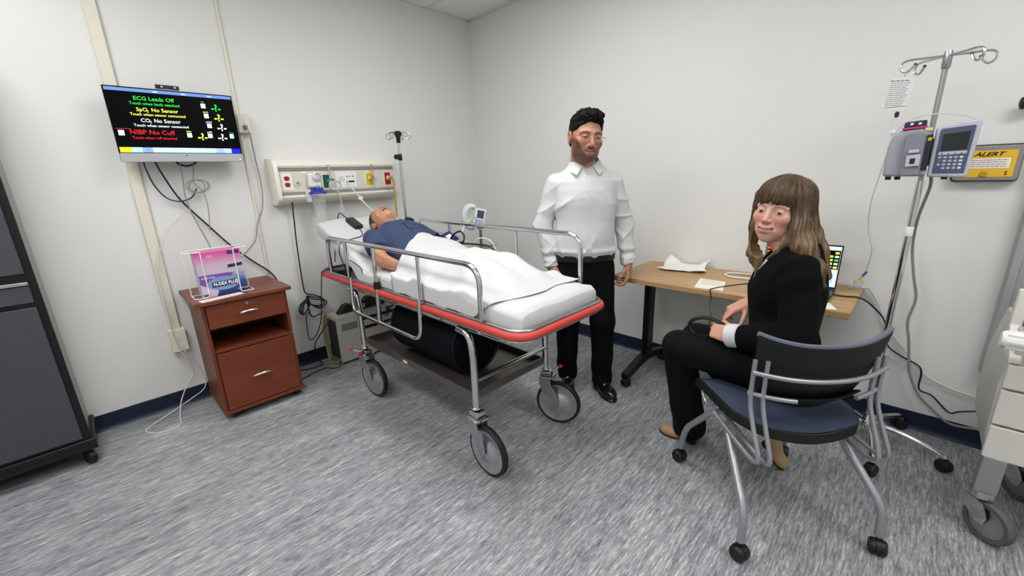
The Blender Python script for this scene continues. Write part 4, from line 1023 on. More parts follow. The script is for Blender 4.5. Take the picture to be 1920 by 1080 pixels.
# ------------------------------------------------------------------ iv pole with pump
IX, IY = -.300, -3.232
t = thing('iv_pole', 'chrome rolling iv pole with four top hooks standing beside the desk', 'iv pole', (IX, IY, 0))
MB().cyl((IX, IY, .10), (IX, IY, 1.30), .0125, n=16).build('outer_pole', chrome, t)
MB().cyl((IX, IY, 1.30), (IX, IY, 1.80), .0095, n=14).build('inner_pole', steel, t)
MB().lathe([(.011, 1.735), (.0145, 1.74), (.0145, 1.79), (.012, 1.802), (.001, 1.803)], (IX, IY, 0), (0, 0, 1), 16).build('top_collar', steel, t)
for a in (100, 44, 280, 224):
    d = Vector((math.cos(math.radians(a)), math.sin(math.radians(a)), 0)); b = Vector((IX, IY, 1.785)); Z_ = Vector((0, 0, 1))
    pts = [b, b+d*.06, b+d*.115, b+d*.136-Z_*.012, b+d*.136-Z_*.034, b+d*.118-Z_*.045, b+d*.102-Z_*.032, b+d*.094-Z_*.018]
    h = MB().tube(cr(pts, 5), .0048, 8).build('hook', chrome, t)
    MB().ell(pts[-1], .0055, 8, 6).build('hook_tip', blackr, h)
MB().lathe([(.02, .085), (.030, .09), (.030, .115), (.018, .14), (.014, .16)], (IX, IY, 0), (0, 0, 1), 20).build('hub', chrome, t)
for a in (190, 262, 334, 46, 118):
    d = Vector((math.cos(math.radians(a)), math.sin(math.radians(a)), 0)); b = Vector((IX, IY, 0))
    MB().tube(cr([b+d*.02+Vector((0, 0, .115)), b+d*.10+Vector((0, 0, .118)), b+d*.20+Vector((0, 0, .100)), b+d*.275+Vector((0, 0, .080)), b+d*.288+Vector((0, 0, .066))], 4), [.013]*9+[.013]*8, 10).build('base_leg', chrome, t)
    caster('caster', t, IX+d.x*.292, IY+d.y*.292, r=.030, w=.04, ang=math.radians(a+60), stem=.004)
MB().lathe([(.0135, 1.06), (.0145, 1.062), (.0145, 1.10), (.0135, 1.102)], (IX, IY, 0), (0, 0, 1), 14).build('paper_band', paper, t)
# infusion pump, face toward the room (-x), clamped on the pole
lav = mat('pump_grey', '#9a99a3', .42); lavd = mat('pump_dark_grey', '#7f7f8a', .42); lavl = mat('pump_light', '#b7b7c0', .4)
t = thing('infusion_pump', 'grey infusion pump with dark keypad screen clamped on the iv pole', 'pump', (-.36, -3.24, 1.315))
def P(y, z, x=0): return (x, y, z)
# housings as prisms in the y-z plane (x into room is negative)
def pri(poly, x0, x1, nm, m, par, bev=.004):
    return MB().prism([(a, b) for a, b in poly], (x0, 0, 0), (0, 1, 0), (0, 0, 1), (x1-x0, 0, 0)).build(nm, m, par, bevel=bev)
b = pri([(-3.112, 1.322), (-3.112, 1.44), (-3.124, 1.488), (-3.15, 1.505), (-3.235, 1.512), (-3.245, 1.322)], -.455, -.315, 'channel_housing', lav, t, .012)
pri([(-3.248, 1.318), (-3.246, 1.506), (-3.27, 1.516), (-3.33, 1.524), (-3.362, 1.528), (-3.368, 1.518), (-3.362, 1.322), (-3.352, 1.316)], -.435, -.325, 'control_housing', lavl, t, .008)
pn = pri([(-3.262, 1.332), (-3.260, 1.496), (-3.264, 1.500), (-3.350, 1.508), (-3.354, 1.504), (-3.350, 1.332)], -.4375, -.434, 'control_panel', mat('panel_slate', '#4a5168', .4), t, .001)
pri([(-3.272, 1.418), (-3.271, 1.480), (-3.343, 1.487), (-3.342, 1.420)], -.439, -.4365, 'display', mat('display_dark', '#1b1f20', .15), pn, 0)
pri([(-3.268, 1.402), (-3.268, 1.413), (-3.345, 1.416), (-3.345, 1.405)], -.4385, -.4365, 'key_strip', lavl, pn, 0)
for k in range(4): pri([(-3.275-.018*k, 1.405), (-3.2775-.018*k, 1.411), (-3.280-.018*k, 1.405)], -.4392, -.438, 'arrow_key', blackp, pn, 0)
for r_i in range(4):
    for k in range(5):
        c_ = ['#aeb3c2', '#aeb3c2', '#aeb3c2', '#aeb3c2', '#d5d8de'][k]
        if r_i == 1 and k == 0: c_ = '#8d4f60'
        if r_i == 3 and k == 0: c_ = '#3a4590'
        y_ = -3.270-.0148*k; z_ = 1.389-.0135*r_i
        pri([(y_, z_), (y_, z_+.007), (y_-.009, z_+.0075), (y_-.009, z_+.0005)], -.4385, -.4365, 'key', mat('key_'+c_[1:], c_, .5), pn, 0)
# syringe door mechanism
dr = pri([(-3.165, 1.325), (-3.160, 1.48), (-3.172, 1.492), (-3.215, 1.492), (-3.222, 1.478), (-3.225, 1.325)], -.475, -.456, 'door', lavd, t, .006)
pri([(-3.178, 1.36), (-3.176, 1.405), (-3.218, 1.408), (-3.220, 1.362)], -.483, -.4755, 'latch', lavl, dr, .003)
pri([(-3.190, 1.372), (-3.190, 1.392), (-3.205, 1.393), (-3.205, 1.373)], -.4845, -.4832, 'latch_slot', blackp, dr, 0)
pri([(-3.180, 1.412), (-3.180, 1.425), (-3.212, 1.427), (-3.212, 1.414)], -.486, -.4755, 'lever', lavl, dr, .003)
pri([(-3.226, 1.345), (-3.226, 1.480), (-3.243, 1.482), (-3.243, 1.345)], -.4585, -.4555, 'side_gap', mat('gap_dark', '#1f2028', .5), t, 0)
pri([(-3.229, 1.458), (-3.229, 1.470), (-3.240, 1.470), (-3.240, 1.458)], -.4610, -.4586, 'warning_dot', mat('sticker_yellow', '#c9b23a', .5), t, 0)
cp = pri([(-3.150, 1.513), (-3.150, 1.530), (-3.155, 1.535), (-3.212, 1.539), (-3.216, 1.535), (-3.216, 1.516)], -.44, -.39, 'handle_cap', mat('cap_navy', '#20233f', .4), t, .003)
for y_ in (-3.168, -3.192): pri([(y_, 1.522), (y_, 1.530), (y_-.009, 1.531), (y_-.009, 1.523)], -.441, -.4395, 'white_mark', whitep, cp, 0)
pri([(-3.147, 1.505), (-3.147, 1.512), (-3.220, 1.516), (-3.220, 1.509)], -.457, -.44, 'magenta_label', mat('magenta', '#b8316b', .5), t, 0)
pri([(-3.218, 1.497), (-3.214, 1.5075), (-3.236, 1.508), (-3.238, 1.497)], -.4580, -.4552, 'yellow_label', mat('label_yellow', '#d8d08a', .5), t, 0)
MB().bb(-.328, -.306, -3.26, -3.205, 1.36, 1.47).build('pole_clamp', lavd, t, bevel=.004)
for y_ in (-3.13, -3.16, -3.30): MB().cyl((-.40, y_, 1.308), (-.40, y_, 1.323), .010, n=10).build('foot', blackr, t)
tube_thing('cable', 'long grey power cord hanging wavily from the infusion pump', [(-.338, -3.262, 1.326), (-.318, -3.266, 1.27), (-.22, -3.252, 1.15), (-.11, -3.25, 1.05), (-.06, -3.258, .95), (-.05, -3.285, .82), (-.046, -3.308, .72), (-.046, -3.298, .60), (-.046, -3.318, .50), (-.046, -3.335, .40), (-.046, -3.352, .32), (-.046, -3.40, .22), (-.044, -3.46, .16), (-.040, -3.53, .105), (-.036, -3.62, .11), (-.036, -3.68, .12)], .0058, cable_g)
# iv bag with printing, drip chamber and line
t = thing('iv_bag', 'clear iv fluid bag with printed label hanging from the iv pole hook', 'iv bag', (-.30, -3.105, 1.60))
bagm = mat('bag_plastic', '#f4f6f6', .2, trans=.5, alpha=.35, ior=1.15)
poly = [(-3.066, 1.722), (-3.070, 1.728), (-3.098, 1.734), (-3.122, 1.734), (-3.145, 1.722), (-3.150, 1.714), (-3.142, 1.598), (-3.135, 1.590), (-3.075, 1.592), (-3.068, 1.600)]
MB().prism(poly, (-.315, 0, 0), (0, 1, 0), (0, 0, 1), (.03, 0, 0)).build('bag', bagm, t, bevel=.012, seg=3)
gi = mat('bag_ink', '#75787a', .6)
scribble(gi, t, (-.3155, -3.072, 1.712), (0, -1, -.10), (0, 0, 1), .060, .0065, 41)
for k in range(12): scribble(gi, t, (-.3155, -3.074+.0006*k, 1.704-.0078*k), (0, -1, -.10), (0, 0, 1), .062-.004*(k % 3), .0038, 50+k)
MB().bb(-.3162, -.3150, -3.138, -3.072, 1.6075, 1.6092).build('print_line', blackp, t, smooth=0)
MB().tube(cr([(-.296, -3.114, 1.728), (-.308, -3.115, 1.740), (-.3195, -3.116, 1.7462), (-.331, -3.116, 1.740), (-.322, -3.115, 1.730), (-.306, -3.114, 1.726)], 5), .0020, 8).build('hanger', clear, t)
MB().lathe([(.004, 1.59), (.008, 1.586), (.008, 1.57), (.004, 1.566)], (-.30, -3.112, 0), (0, 0, 1), 12).build('port', mat('port_dark', '#26262a', .5), t)
MB().lathe([(.003, 1.566), (.009, 1.56), (.009, 1.505), (.003, 1.495)], (-.30, -3.110, 0), (0, 0, 1), 14).build('drip_chamber', clear, t)
MB().bb(-.312, -.29, -3.125, -3.100, 1.50, 1.515).build('roller_clamp', whitep, t, bevel=.003)
ivt = mat('iv_line', '#d9dedd', .25, trans=.3, alpha=.7)
tube_thing('iv_tubing', 'clear iv line drooping from the bag to the drip cup on the desk', [(-.30, -3.110, 1.495), (-.31, -3.108, 1.44), (-.30, -3.095, 1.33), (-.25, -3.08, 1.20), (-.22, -3.085, 1.08), (-.20, -3.112, .98), (-.16, -3.112, .92), (-.11, -3.105, .87), (-.082, -3.103, .838)], .0024, ivt)
tube_thing('iv_tubing', 'clear iv line arching over the infusion pump', [(-.40, -3.118, 1.46), (-.40, -3.135, 1.52), (-.40, -3.19, 1.555), (-.38, -3.26, 1.56), (-.36, -3.32, 1.548), (-.345, -3.355, 1.5265)], .0024, ivt)
o = MB().bb(-.222, -.195, -3.128, -3.10, .955, .985).build('line_clamp', clear, bevel=.004); tag(o, 'small clear clamp on the iv line above the desk', 'clamp')

# ------------------------------------------------------------------ alert box on the wall, black wall knob
t = thing('alert_box', 'grey wall box with a yellow ALERT panel behind the iv pole', 'sign', (0, -3.435, 1.285))
def wp(poly, x0, x1, nm, m, par=None, bev=.002): return MB().prism(poly, (x0, 0, 0), (0, 1, 0), (0, 0, 1), (x1-x0, 0, 0)).build(nm, m, par or t, bevel=bev)
def rrp(cy, cz, w_, h_, r_): return [(cy+a, cz+b_) for a, b_ in rrect(w_, h_, r_)]
wp(rrp(-3.43, 1.362, .205, .158, .014), -.012, -.0005, 'back_plate', blackp)
wp(rrp(-3.43, 1.362, .197, .148, .012), -.045, -.0125, 'housing', mat('alert_grey', '#8b8680', .45), None, .006)
a_ = wp(rrp(-3.428, 1.360, .165, .112, .003), -.0465, -.0452, 'yellow_panel', mat('alert_yellow', '#e3b52c', .5), None, 0)
wp(rrp(-3.430, 1.362, .130, .042, .002), -.0472, -.0466, 'notice_strip', paper, a_, 0)
lettering('ALERT', blackp, a_, (-.0470, -3.384, 1.392), (0, -1, 0), (0, 0, 1), .024, shear=.35, bold=.03, xs=1.25)
for k in range(4): scribble(mat('ink_red', '#9c6b60', .6), a_, (-.0474, -3.372, 1.374-.0088*k), (0, -1, 0), (0, 0, 1), .115, .0045, 70+k)
MB().lathe([(.011, 0), (.012, .003), (.010, .006), (.001, .007)], (-.0466, -3.425, 1.316), (-1, 0, 0), 18).build('button', mat('button_olive', '#b08f1e', .5), a_)
for z_ in (1.314, 1.324): MB().cyl((-.0466, -3.490, z_), (-.048, -3.490, z_), .0035, n=8).build('indicator', blackp, a_)
t = thing('wall_hook', 'black rounded wall hook above the alert box', 'hook', (0, -3.52, 1.56))
MB().tube(cr([(-.0005, -3.545, 1.60), (-.035, -3.545, 1.60), (-.05, -3.53, 1.60), (-.05, -3.49, 1.598), (-.05, -3.474, 1.597)], 4), [.012]*8+[.020]*4+[.024]*3+[.021, .010], 14).build('arm', blackp, t)
MB().cyl((-.0005, -3.545, 1.60), (-.008, -3.545, 1.60), .03, n=20).build('base', blackp, t)

# ------------------------------------------------------------------ crash cart
cw_ = mat('cart_white', '#d6d3cb', .45); cwd = mat('cart_side', '#bdbbb5', .5)
t = thing('medical_cart', 'off-white medical drawer cart with large casters by the right wall', 'cart', (-.52, -3.87, 0))
KX0, KX1, KY0, KY1 = -.745, -.30, -4.15, -3.555
MB().prism([(KY1, .42), (KY1+.004, .62), (KY1-.02, .80), (KY0+.02, .80), (KY0-.004, .62), (KY0, .42), (KY0+.01, .335), (KY1-.01, .335)], (KX1, 0, 0), (0, 1, 0), (0, 0, 1), (KX0+.022-KX1, 0, 0)).build('body', cwd, t, bevel=.006)
for z0, z1 in ((.335, .462), (.470, .602), (.610, .70)):
    d = MB().bb(KX0, KX0+.021, KY0+.004, KY1-.004, z0, z1).build('drawer', cw_, t, bevel=.005)
    MB().bb(KX0-.010, KX0-.0005, -3.95, -3.75, (z0+z1)/2-.01, (z0+z1)/2+.01).build('handle', mat('brass_handle', '#b6a98a', .4), d, bevel=.003)
MB().prism([(KX0, .705), (KX0, .72), (KX0+.16, .80), (KX0+.16, .93), (KX0+.19, .93), (KX0+.19, .705)], (0, KY1, 0), (1, 0, 0), (0, 0, 1), (0, -.03, 0)).build('side_arm', cw_, t, bevel=.004)
MB().bb(KX0+.0, KX1, KY0, KY1-.031, .8005, .83).build('top', cw_, t, bevel=.008)
h = MB().lathe([(.001, 0), (.024, .001), (.029, .008), (.030, .03), (.030, .058), (.026, .062), (.026, .075), (.029, .078), (.029, .30), (.001, .301)], (KX0-.045, -3.517, .800), (0, -1, 0), 24).build('push_handle', mat('handle_white', '#e4e3e0', .4), t)
for k in range(8):
    a = k*math.pi/4; MB().box((KX0-.045+.030*math.cos(a), -3.517-.033, .800+.030*math.sin(a)), (.006, .04, .006)).build('grip_rib', mat('handle_white', '#e4e3e0', .4), h)
for y in (-3.80, -4.05): MB().cyl((KX0-.045, y, .800), (KX0+.01, y, .79), .010, n=10).build('handle_bracket', steel, t)
for x in (KX0+.03, KX1-.04):
    for y in ((KY1-.04, KY0+.04) if x < -.5 else (KY1-.16, KY0+.16)):
        MB().prism([(-.034, .34), (.034, .34), (.03, .19), (-.03, .19)], (x, y-.03, 0), (1, 0, 0), (0, 0, 1), (0, .06, 0)).build('leg', mat('cart_leg', '#8d8f8f', .5), t, bevel=.005)
        c = Vector((x-.03, y-.03, .078)); ax = Vector((-.75, .66, 0)).normalized()
        cs = MB().cyl((x, y, .165), (x, y, .192), .036, n=18).prism([(-.03, .15), (.035, .16), (.035, .12), (-.02, .07), (-.045, .07), (-.05, .10)], c+ax*.026+Vector((.03, .03, -.078)), Vector((.66, .75, 0)), (0, 0, 1), ax*.004).build('caster', chrome, t)
        MB().lathe([(.058, -.016), (.072, -.016), (.077, -.008), (.077, .008), (.072, .016), (.058, .016), (.058, -.016)], c, ax, 32, cap=False).build('tyre', mat('grey_tyre', '#5c5a57', .6), cs)
        MB().lathe([(.008, -.020), (.03, -.012), (.0575, -.012), (.0575, .012), (.03, .012), (.008, .020)], c, ax, 32).build('wheel_disc', steel, cs)

# ------------------------------------------------------------------ nesting chair
CH = thing('chair', 'black and blue nesting chair with silver wire frame on casters under the seated woman', 'chair', (-1.07, -2.97, 0), math.radians(-45))
# local frame: y forward, x right
shell = mat('chair_shell', '#0d0d0f', .55, bump=.06); fab = mat('chair_fabric', '#333d50', .9, bump=.3, bscale=400, var=.08, vscale=80)
edge = mat('chair_edge', '#5d6370', .5)
def cl(u, v, z): return (-v, u, z)      # (forward, left, up) -> local
def back_pt(a, s, off=0.):
    # a -1..1 across (left +), s 0 bottom..1 top
    hw = .205+.022*s-.02*(1-s)**2
    v = a*hw; z = .565+.255*s-.016*(1-a*a)*s*(s)-.0*a
    u = -.205+.055*abs(a)**2.2-.030*s+.045*(1-s)**2+off
    return cl(u, v, z+.02*abs(a)**3*s)
def patch(fn, nu, nv, th, name, m, parent, bev=0):
    V = []; F = []
    for k in (0, 1):
        for i in range(nu):
            for j in range(nv): V.append(fn(i/(nu-1), j/(nv-1), k))
    n = nu*nv
    for i in range(nu-1):
        for j in range(nv-1):
            a, b, c, d = i*nv+j, (i+1)*nv+j, (i+1)*nv+j+1, i*nv+j+1
            F += [(a, b, c, d), (n+a, n+d, n+c, n+b)]
    for i in range(nu-1):
        F += [(i*nv, n+i*nv, n+(i+1)*nv, (i+1)*nv), (i*nv+nv-1, (i+1)*nv+nv-1, n+(i+1)*nv+nv-1, n+i*nv+nv-1)]
    for j in range(nv-1):
        F += [(j, j+1, n+j+1, n+j), ((nu-1)*nv+j, n+(nu-1)*nv+j, n+(nu-1)*nv+j+1, (nu-1)*nv+j+1)]
    m_ = MB().add(V, F); return m_.build(name, m, parent, local=True, smooth=50, bevel=bev)
patch(lambda p, q, k: back_pt(p*2-1, q, .014*k), 25, 12, 0, 'backrest', shell, CH, .004)
patch(lambda p, q, k: back_pt((p*2-1)*.96, .04+q*.955, .015+.022*k*(1-abs(p*2-1)**6)*(1-abs(q*2-1)**8)+.002*k), 25, 12, 0, 'back_cushion', fab, CH)
MB().tube([back_pt(-1+2*i/24, 1.005, .012) for i in range(25)], .009, 8).build('top_edge', edge, CH, local=True)
def lumb(p, q, k):
    a = p*2-1
    return cl(-.205+.050*abs(a)**2+.055*(1-q)+.012*k, a*(.165+.02*q), .600-.062*(1-q)*(1-.55*a*a))
patch(lumb, 19, 7, 0, 'lumbar_shell', shell, CH, .003)
def seat_pt(a, s, top):
    # s 0 rear .. 1 front
    hw = (.155+.10*min(1, s*2.2)**.6)*(1-.10*max(0, s-.8)/.2)
    v = a*min(hw, .232); u = -.195+.43*s+.012*(1-abs(a)**2)*(1 if s > .5 else -1.6)
    z = .468+.010*math.cos(s*2.2)-.018*max(0, s-.85)/.15+.022*abs(a)**2.5*(.6+.4*s)
    z -= .008*(1-abs(a))
    return cl(u, v, z+top)
patch(lambda p, q, k: seat_pt(p*2-1, q, -.042+.042*(k)), 21, 16, 0, 'seat_pan', shell, CH, .004)
patch(lambda p, q, k: seat_pt((p*2-1)*.97, .02+q*.965, .001+.016*k*(1-abs(p*2-1)**8)*(1-abs(q*2-1)**8)), 21, 16, 0, 'seat_cushion', fab, CH)
wr = .0078
for s in (1, -1):
    for dv, dz, du in ((.225, 0, 0), (.188, -.006, -.012)):
        pts = [(-.175+du, s*dv, .742), (-.176+du, s*dv, .60), (-.235+du, s*(dv+.004), .47), (-.268+du, s*dv, .405), (-.225+du, s*dv, .385), (-.06, s*dv, .39), (.07, s*(dv-.004), .402)]
        pts = [(-.172+du, s*dv, .745), (-.172+du, s*dv, .60), (-.20+du, s*dv, .52), (-.255+du*.6, s*dv, .425+dz), (-.245+du*.6, s*dv, .392+dz), (-.195, s*dv, .385+dz), (-.06, s*dv, .392), (.075, s*(dv), .405)]
        MB().tube([cl(*p) for p in cr(pts, 5)], wr, 8).build('frame_wire', silver, CH, local=True)
    # front loop carrying the seat
    for dv in (.222, .196):
        MB().tube([cl(*p) for p in cr([(.175, s*dv, .462), (.165, s*dv, .425), (.125, s*dv, .402), (.085, s*dv, .418), (.070, s*dv, .455)], 5)], .0065, 8).build('seat_loop', silver, CH, local=True)
    MB().tube([cl(.06, s*.230, .40), cl(.06, s*.165, .40)], .013, 10).build('pivot', silver, CH, local=True)
    MB().tube([cl(*p) for p in fillet([(.05, s*.235, .405), (.235, s*.250, .205), (.268, s*.253, .075)], .05, 5)], .0135, 12).build('front_leg', silver, CH, local=True)
    MB().tube([cl(*p) for p in fillet([(-.03, s*.212, .385), (-.265, s*.250, .19), (-.268, s*.253, .075)], .06, 5)], .0145, 12).build('rear_leg', silver, CH, local=True)
    MB().tube([cl(-.02, s*.215, .392), cl(.02, s*.10, .43), cl(.02, 0, .432)], .009, 8).build('under_bar', silver, CH, local=True)
def bbar(z, v0, v1, nm='back_bar'):
    pts = []
    for i in range(17):
        v = v0+(v1-v0)*i/16; a = v/.225
        pts.append(cl(-.236+.056*abs(a)**2.2+(.0 if z > .65 else .015), v, z-.014*(1-a*a)))
    MB().tube(pts, .0085, 10).build(nm, silver, CH, local=True)
bbar(.700, .232, -.232); bbar(.615, .232, .09); bbar(.615, -.232, -.12)
def lc(x, y): return CH.matrix_basis @ Vector((x, y, 0))
for sx in (-.253, .253):
    for sy in (-.272, .27):
        p_ = lc(sx, sy); caster('caster', CH, p_.x, p_.y, r=.029, w=.05, ang=math.radians(-45+(25 if sx < 0 else -35)), stem=.016)
# ------------------------------------------------------------------ implicit-surface toolkit for bodies and clothes
f32 = np.float32
def smin(a, b, k):
    if np.ndim(k) == 0 and k <= 0: return np.minimum(a, b)
    h = np.clip(.5+.5*(b-a)/k, 0, 1); return b+(a-b)*h-k*h*(1-h)
def smax(a, b, k): return -smin(-a, -b, k)
def s_ell(q, c, r):
    c = np.asarray(c, f32); r = np.asarray(r, f32); p = q-c
    k0 = np.sqrt(((p/r)**2).sum(-1)); k1 = np.sqrt(((p/(r*r))**2).sum(-1))
    return k0*(k0-1)/np.maximum(k1, 1e-6)
def s_cone(q, a, b, ra, rb):
    a = np.asarray(a, f32); b = np.asarray(b, f32); ab = b-a
    t = np.clip(((q-a)@ab)/max(float(ab@ab), 1e-9), 0, 1)
    return np.sqrt(((q-a-t[..., None]*ab)**2).sum(-1))-(ra+(rb-ra)*t)
def s_chain(q, pts, k=.02):
    d = None
    for (a, ra), (b, rb) in zip(pts, pts[1:]):
        e = s_cone(q, a, b, ra, rb); d = e if d is None else smin(d, e, k)
    return d
def s_box(q, h, r):
    p = np.abs(q)-(np.asarray(h, f32)-r)
    return np.sqrt((np.maximum(p, 0)**2).sum(-1))+np.minimum(p.max(-1), 0)-r
def s_col(q, zs, a, b, cy, cx=None, e=2.0):
    z = q[..., 2]; A = np.interp(z, zs, a); B = np.interp(z, zs, b); Y = np.interp(z, zs, cy)
    X = 0 if cx is None else np.interp(z, zs, cx)
    r = (np.abs((q[..., 0]-X)/A)**e+np.abs((q[..., 1]-Y)/B)**e)**(1/e)
    return (r-1)*np.minimum(A, B)
def frame(c, fwd, up):
    """local head/hand frame: columns right, forward, up"""
    f = Vector(fwd).normalized(); u = Vector(up); u = (u-f*u.dot(f)).normalized(); r = f.cross(u)
    return np.array(c, float), np.array((tuple(r), tuple(f), tuple(u))).T
def tol(P, fr, s=1.): return ((P-fr[0].astype(f32))@fr[1].astype(f32)/s).astype(f32)
def tow(q, fr, s=1.): return fr[0]+fr[1]@(np.asarray(q, float)*s)
def surfnet(fn, lo, hi, h):
    lo = np.asarray(lo, float); hi = np.asarray(hi, float)
    n = np.ceil((hi-lo)/h).astype(int)+1
    ax = [lo[i]+h*np.arange(n[i]) for i in range(3)]
    d = np.empty(n, f32)
    st = max(1, int(600000//(n[1]*n[2])))
    for i in range(0, n[0], st):
        G_ = np.stack(np.meshgrid(ax[0][i:i+st], ax[1], ax[2], indexing='ij'), -1).astype(f32)
        d[i:i+st] = fn(G_)
    s = d < 0
    off = [(i, j, k) for i in (0, 1) for j in (0, 1) for k in (0, 1)]
    sl = lambda A, o: A[o[0]:n[0]-1+o[0], o[1]:n[1]-1+o[1], o[2]:n[2]-1+o[2]]
    cnt = sum(sl(s, o).astype(np.int8) for o in off)
    act = (cnt > 0) & (cnt < 8)
    I = np.argwhere(act); idx = -np.ones(act.shape, np.int64); idx[act] = np.arange(len(I))
    acc = np.zeros((len(I), 3)); w_ = np.zeros(len(I))
    for a in off:
        for x in range(3):
            if a[x]: continue
            b = list(a); b[x] = 1
            da = d[I[:, 0]+a[0], I[:, 1]+a[1], I[:, 2]+a[2]]; db = d[I[:, 0]+b[0], I[:, 1]+b[1], I[:, 2]+b[2]]
            m_ = (da < 0) != (db < 0); t_ = np.where(m_, da/np.where(m_, da-db, 1), 0)
            p = np.tile(np.array(a, float), (len(I), 1)); p[:, x] += t_
            acc += p*m_[:, None]; w_ += m_
    V = lo+h*(I+acc/np.maximum(w_, 1)[:, None])
    Fs = []
    for x in range(3):
        y, z = (x+1) % 3, (x+2) % 3
        A = [slice(None)]*3; B = [slice(None)]*3
        A[x] = slice(0, n[x]-1); B[x] = slice(1, n[x])
        for q in (y, z): A[q] = slice(1, n[q]-1); B[q] = slice(1, n[q]-1)
        sa, sb = s[tuple(A)], s[tuple(B)]
        E_ = np.argwhere(sa != sb)
        if not len(E_): continue
        flip = sa[tuple(E_.T)]
        c = E_.copy(); c[:, y] += 1; c[:, z] += 1
        def cell(dy, dz):
            g = c.copy(); g[:, y] += dy; g[:, z] += dz; return idx[tuple(g.T)]
        q4 = np.stack([cell(-1, -1), cell(0, -1), cell(0, 0), cell(-1, 0)], 1)
        q4[~flip] = q4[~flip][:, ::-1]
        Fs.append(q4)
    F = np.concatenate(Fs); F = F[(F >= 0).all(1)]
    return V, F
def relax(V, F, it=1, lam=.5):
    for _ in range(it):
        acc = np.zeros_like(V); c = np.zeros(len(V))
        for a, b in ((0, 1), (1, 2), (2, 3), (3, 0)):
            np.add.at(acc, F[:, a], V[F[:, b]]); np.add.at(c, F[:, a], 1)
            np.add.at(acc, F[:, b], V[F[:, a]]); np.add.at(c, F[:, b], 1)
        V = V+lam*(acc/np.maximum(c, 1)[:, None]-V)
    return V
def joinm(parts):
    Vs, Fs, Cs, b = [], [], [], 0
    for V, F, C_ in parts:
        Vs.append(V); Fs.append(F+b); Cs.append(C_); b += len(V)
    return np.concatenate(Vs), np.concatenate(Fs), np.concatenate(Cs)
def nz(q, s, ph=0.):
    x, y, z = q[..., 0]*s, q[..., 1]*s, q[..., 2]*s
    return (np.sin(x+1.3*np.sin(y*.7+ph)+ph)*np.sin(y*1.1+1.1*np.sin(z*.8)+2*ph)+.6*np.sin(z*1.2+1.7*np.sin(x*.6+ph)))/1.6
def lin(c): return np.array(srgb(c)[:3])
def mixc(col, c, m): return col*(1-m[:, None])+np.asarray(c)[None]*m[:, None]
def band(v, a, b, s): # smooth 1 inside a..b
    return np.clip((v-a)/s+.5, 0, 1)*np.clip((b-v)/s+.5, 0, 1)
def elmask(x, z, cx, cz, rx, rz, soft=.35):
    r = np.sqrt(((x-cx)/rx)**2+((z-cz)/rz)**2); return np.clip((1-r)/soft+.5, 0, 1)

# ------------------------------------------------------------------ head
def head_sdf(q, o):
    x, y, z = q[..., 0], q[..., 1], q[..., 2]; ax = np.abs(x)
    m = np.stack([ax, y, z], -1)
    nl = o.get('nose', 0.); sm = o.get('smile', 1.); jw = o.get('jaw', 1.); fem = o.get('fem', 0.)
    d = s_ell(q, (0, -.018, .034), (.075, .097, .084))
    d = smin(d, s_ell(q, (0, .018, -.032), (.066, .072, .084)), .03)
    d = smin(d, s_ell(q, (0, .026, -.074), (.052*jw, .056, .040)), .03)
    d = smin(d, s_ell(q, (0, .070, -.098), (.022*jw, .020, .018)), .022)
    d = smin(d, s_ell(m, (.040, .060, -.030+.004*sm), (.026, .024, .022)), .022)
    d = smin(d, s_cone(m, (.010, .084, .021), (.050, .068, .018), .009-.003*fem, .008-.002*fem), .016)
    d = smax(d, -s_ell(m, (.032, .103, .001), (.019, .017, .0125)), .012)
    d = smin(d, s_ell(m, (.032, .074, .000), (.0155, .0148, .0125)), .005)
    d = smin(d, s_cone(q, (0, .087, .012), (0, .108-.004*fem, -.032+nl), .0065, .0115-.001*fem), .010)
    d = smin(d, s_ell(m, (.0115, .097, -.037+nl), (.0075, .009, .0075)), .006)
    d = smax(d, -s_ell(m, (.0062, .104, -.0455+nl), (.0035, .006, .003)), .003)
    d = smin(d, s_ell(q, (0, .076, -.064), (.033, .023, .024)), .018)
    zm = -.0665+sm*5.5*ax**2; ym = .0985-11*ax**2
    w = np.sqrt(np.clip(1-(ax/(.0245+.0035*sm))**2, 0, 1))
    gap = o.get('open', .002)
    lu = np.sqrt((y-ym)**2+((z-zm-gap-.003)*1.0)**2)-(.0042*w-.001*(1-w))
    ll = np.sqrt((y-ym+.002)**2+((z-zm+gap+.004)*.9)**2)-(.0056*w-.001*(1-w))
    d = smin(d, np.where(ax < .030, np.minimum(lu, ll), 1.), .004)
    sl = np.maximum(np.sqrt(((z-zm)/1.)**2)-gap*w, np.maximum(.088-.010*(ax/.03)**2-y, ax-.027))
    d = smax(d, -np.where(ax < .03, sl, 1.), .002)
    if o.get('fold', 1.):   # naso-labial fold
        d = d+.0016*sm*np.exp(-((ax-.030-.25*np.maximum(-.045-z, 0))/.004)**2)*band(z, -.068, -.040, .012)*(y > .05)
    # ears
    c_, s_ = math.cos(.25), math.sin(.25)
    e = np.stack([ax-.077, (y+.012)*c_+(z+.012)*s_, -(y+.012)*s_+(z+.012)*c_], -1)
    ear = s_ell(e, (0, 0, 0), (.010, .019, .033))
    ear = smax(ear, -s_ell(e, (.010, .003, .004), (.007, .011, .020)), .004)
    if not o.get('noear'): d = smin(d, ear, .006)
    nk = o.get('neck', .056); nd = o.get('neckdir', (0, -.045, -.20))
    d = smin(d, s_cone(q, (0, -.022, -.055), nd, nk, nk*1.06), .025)
    return d
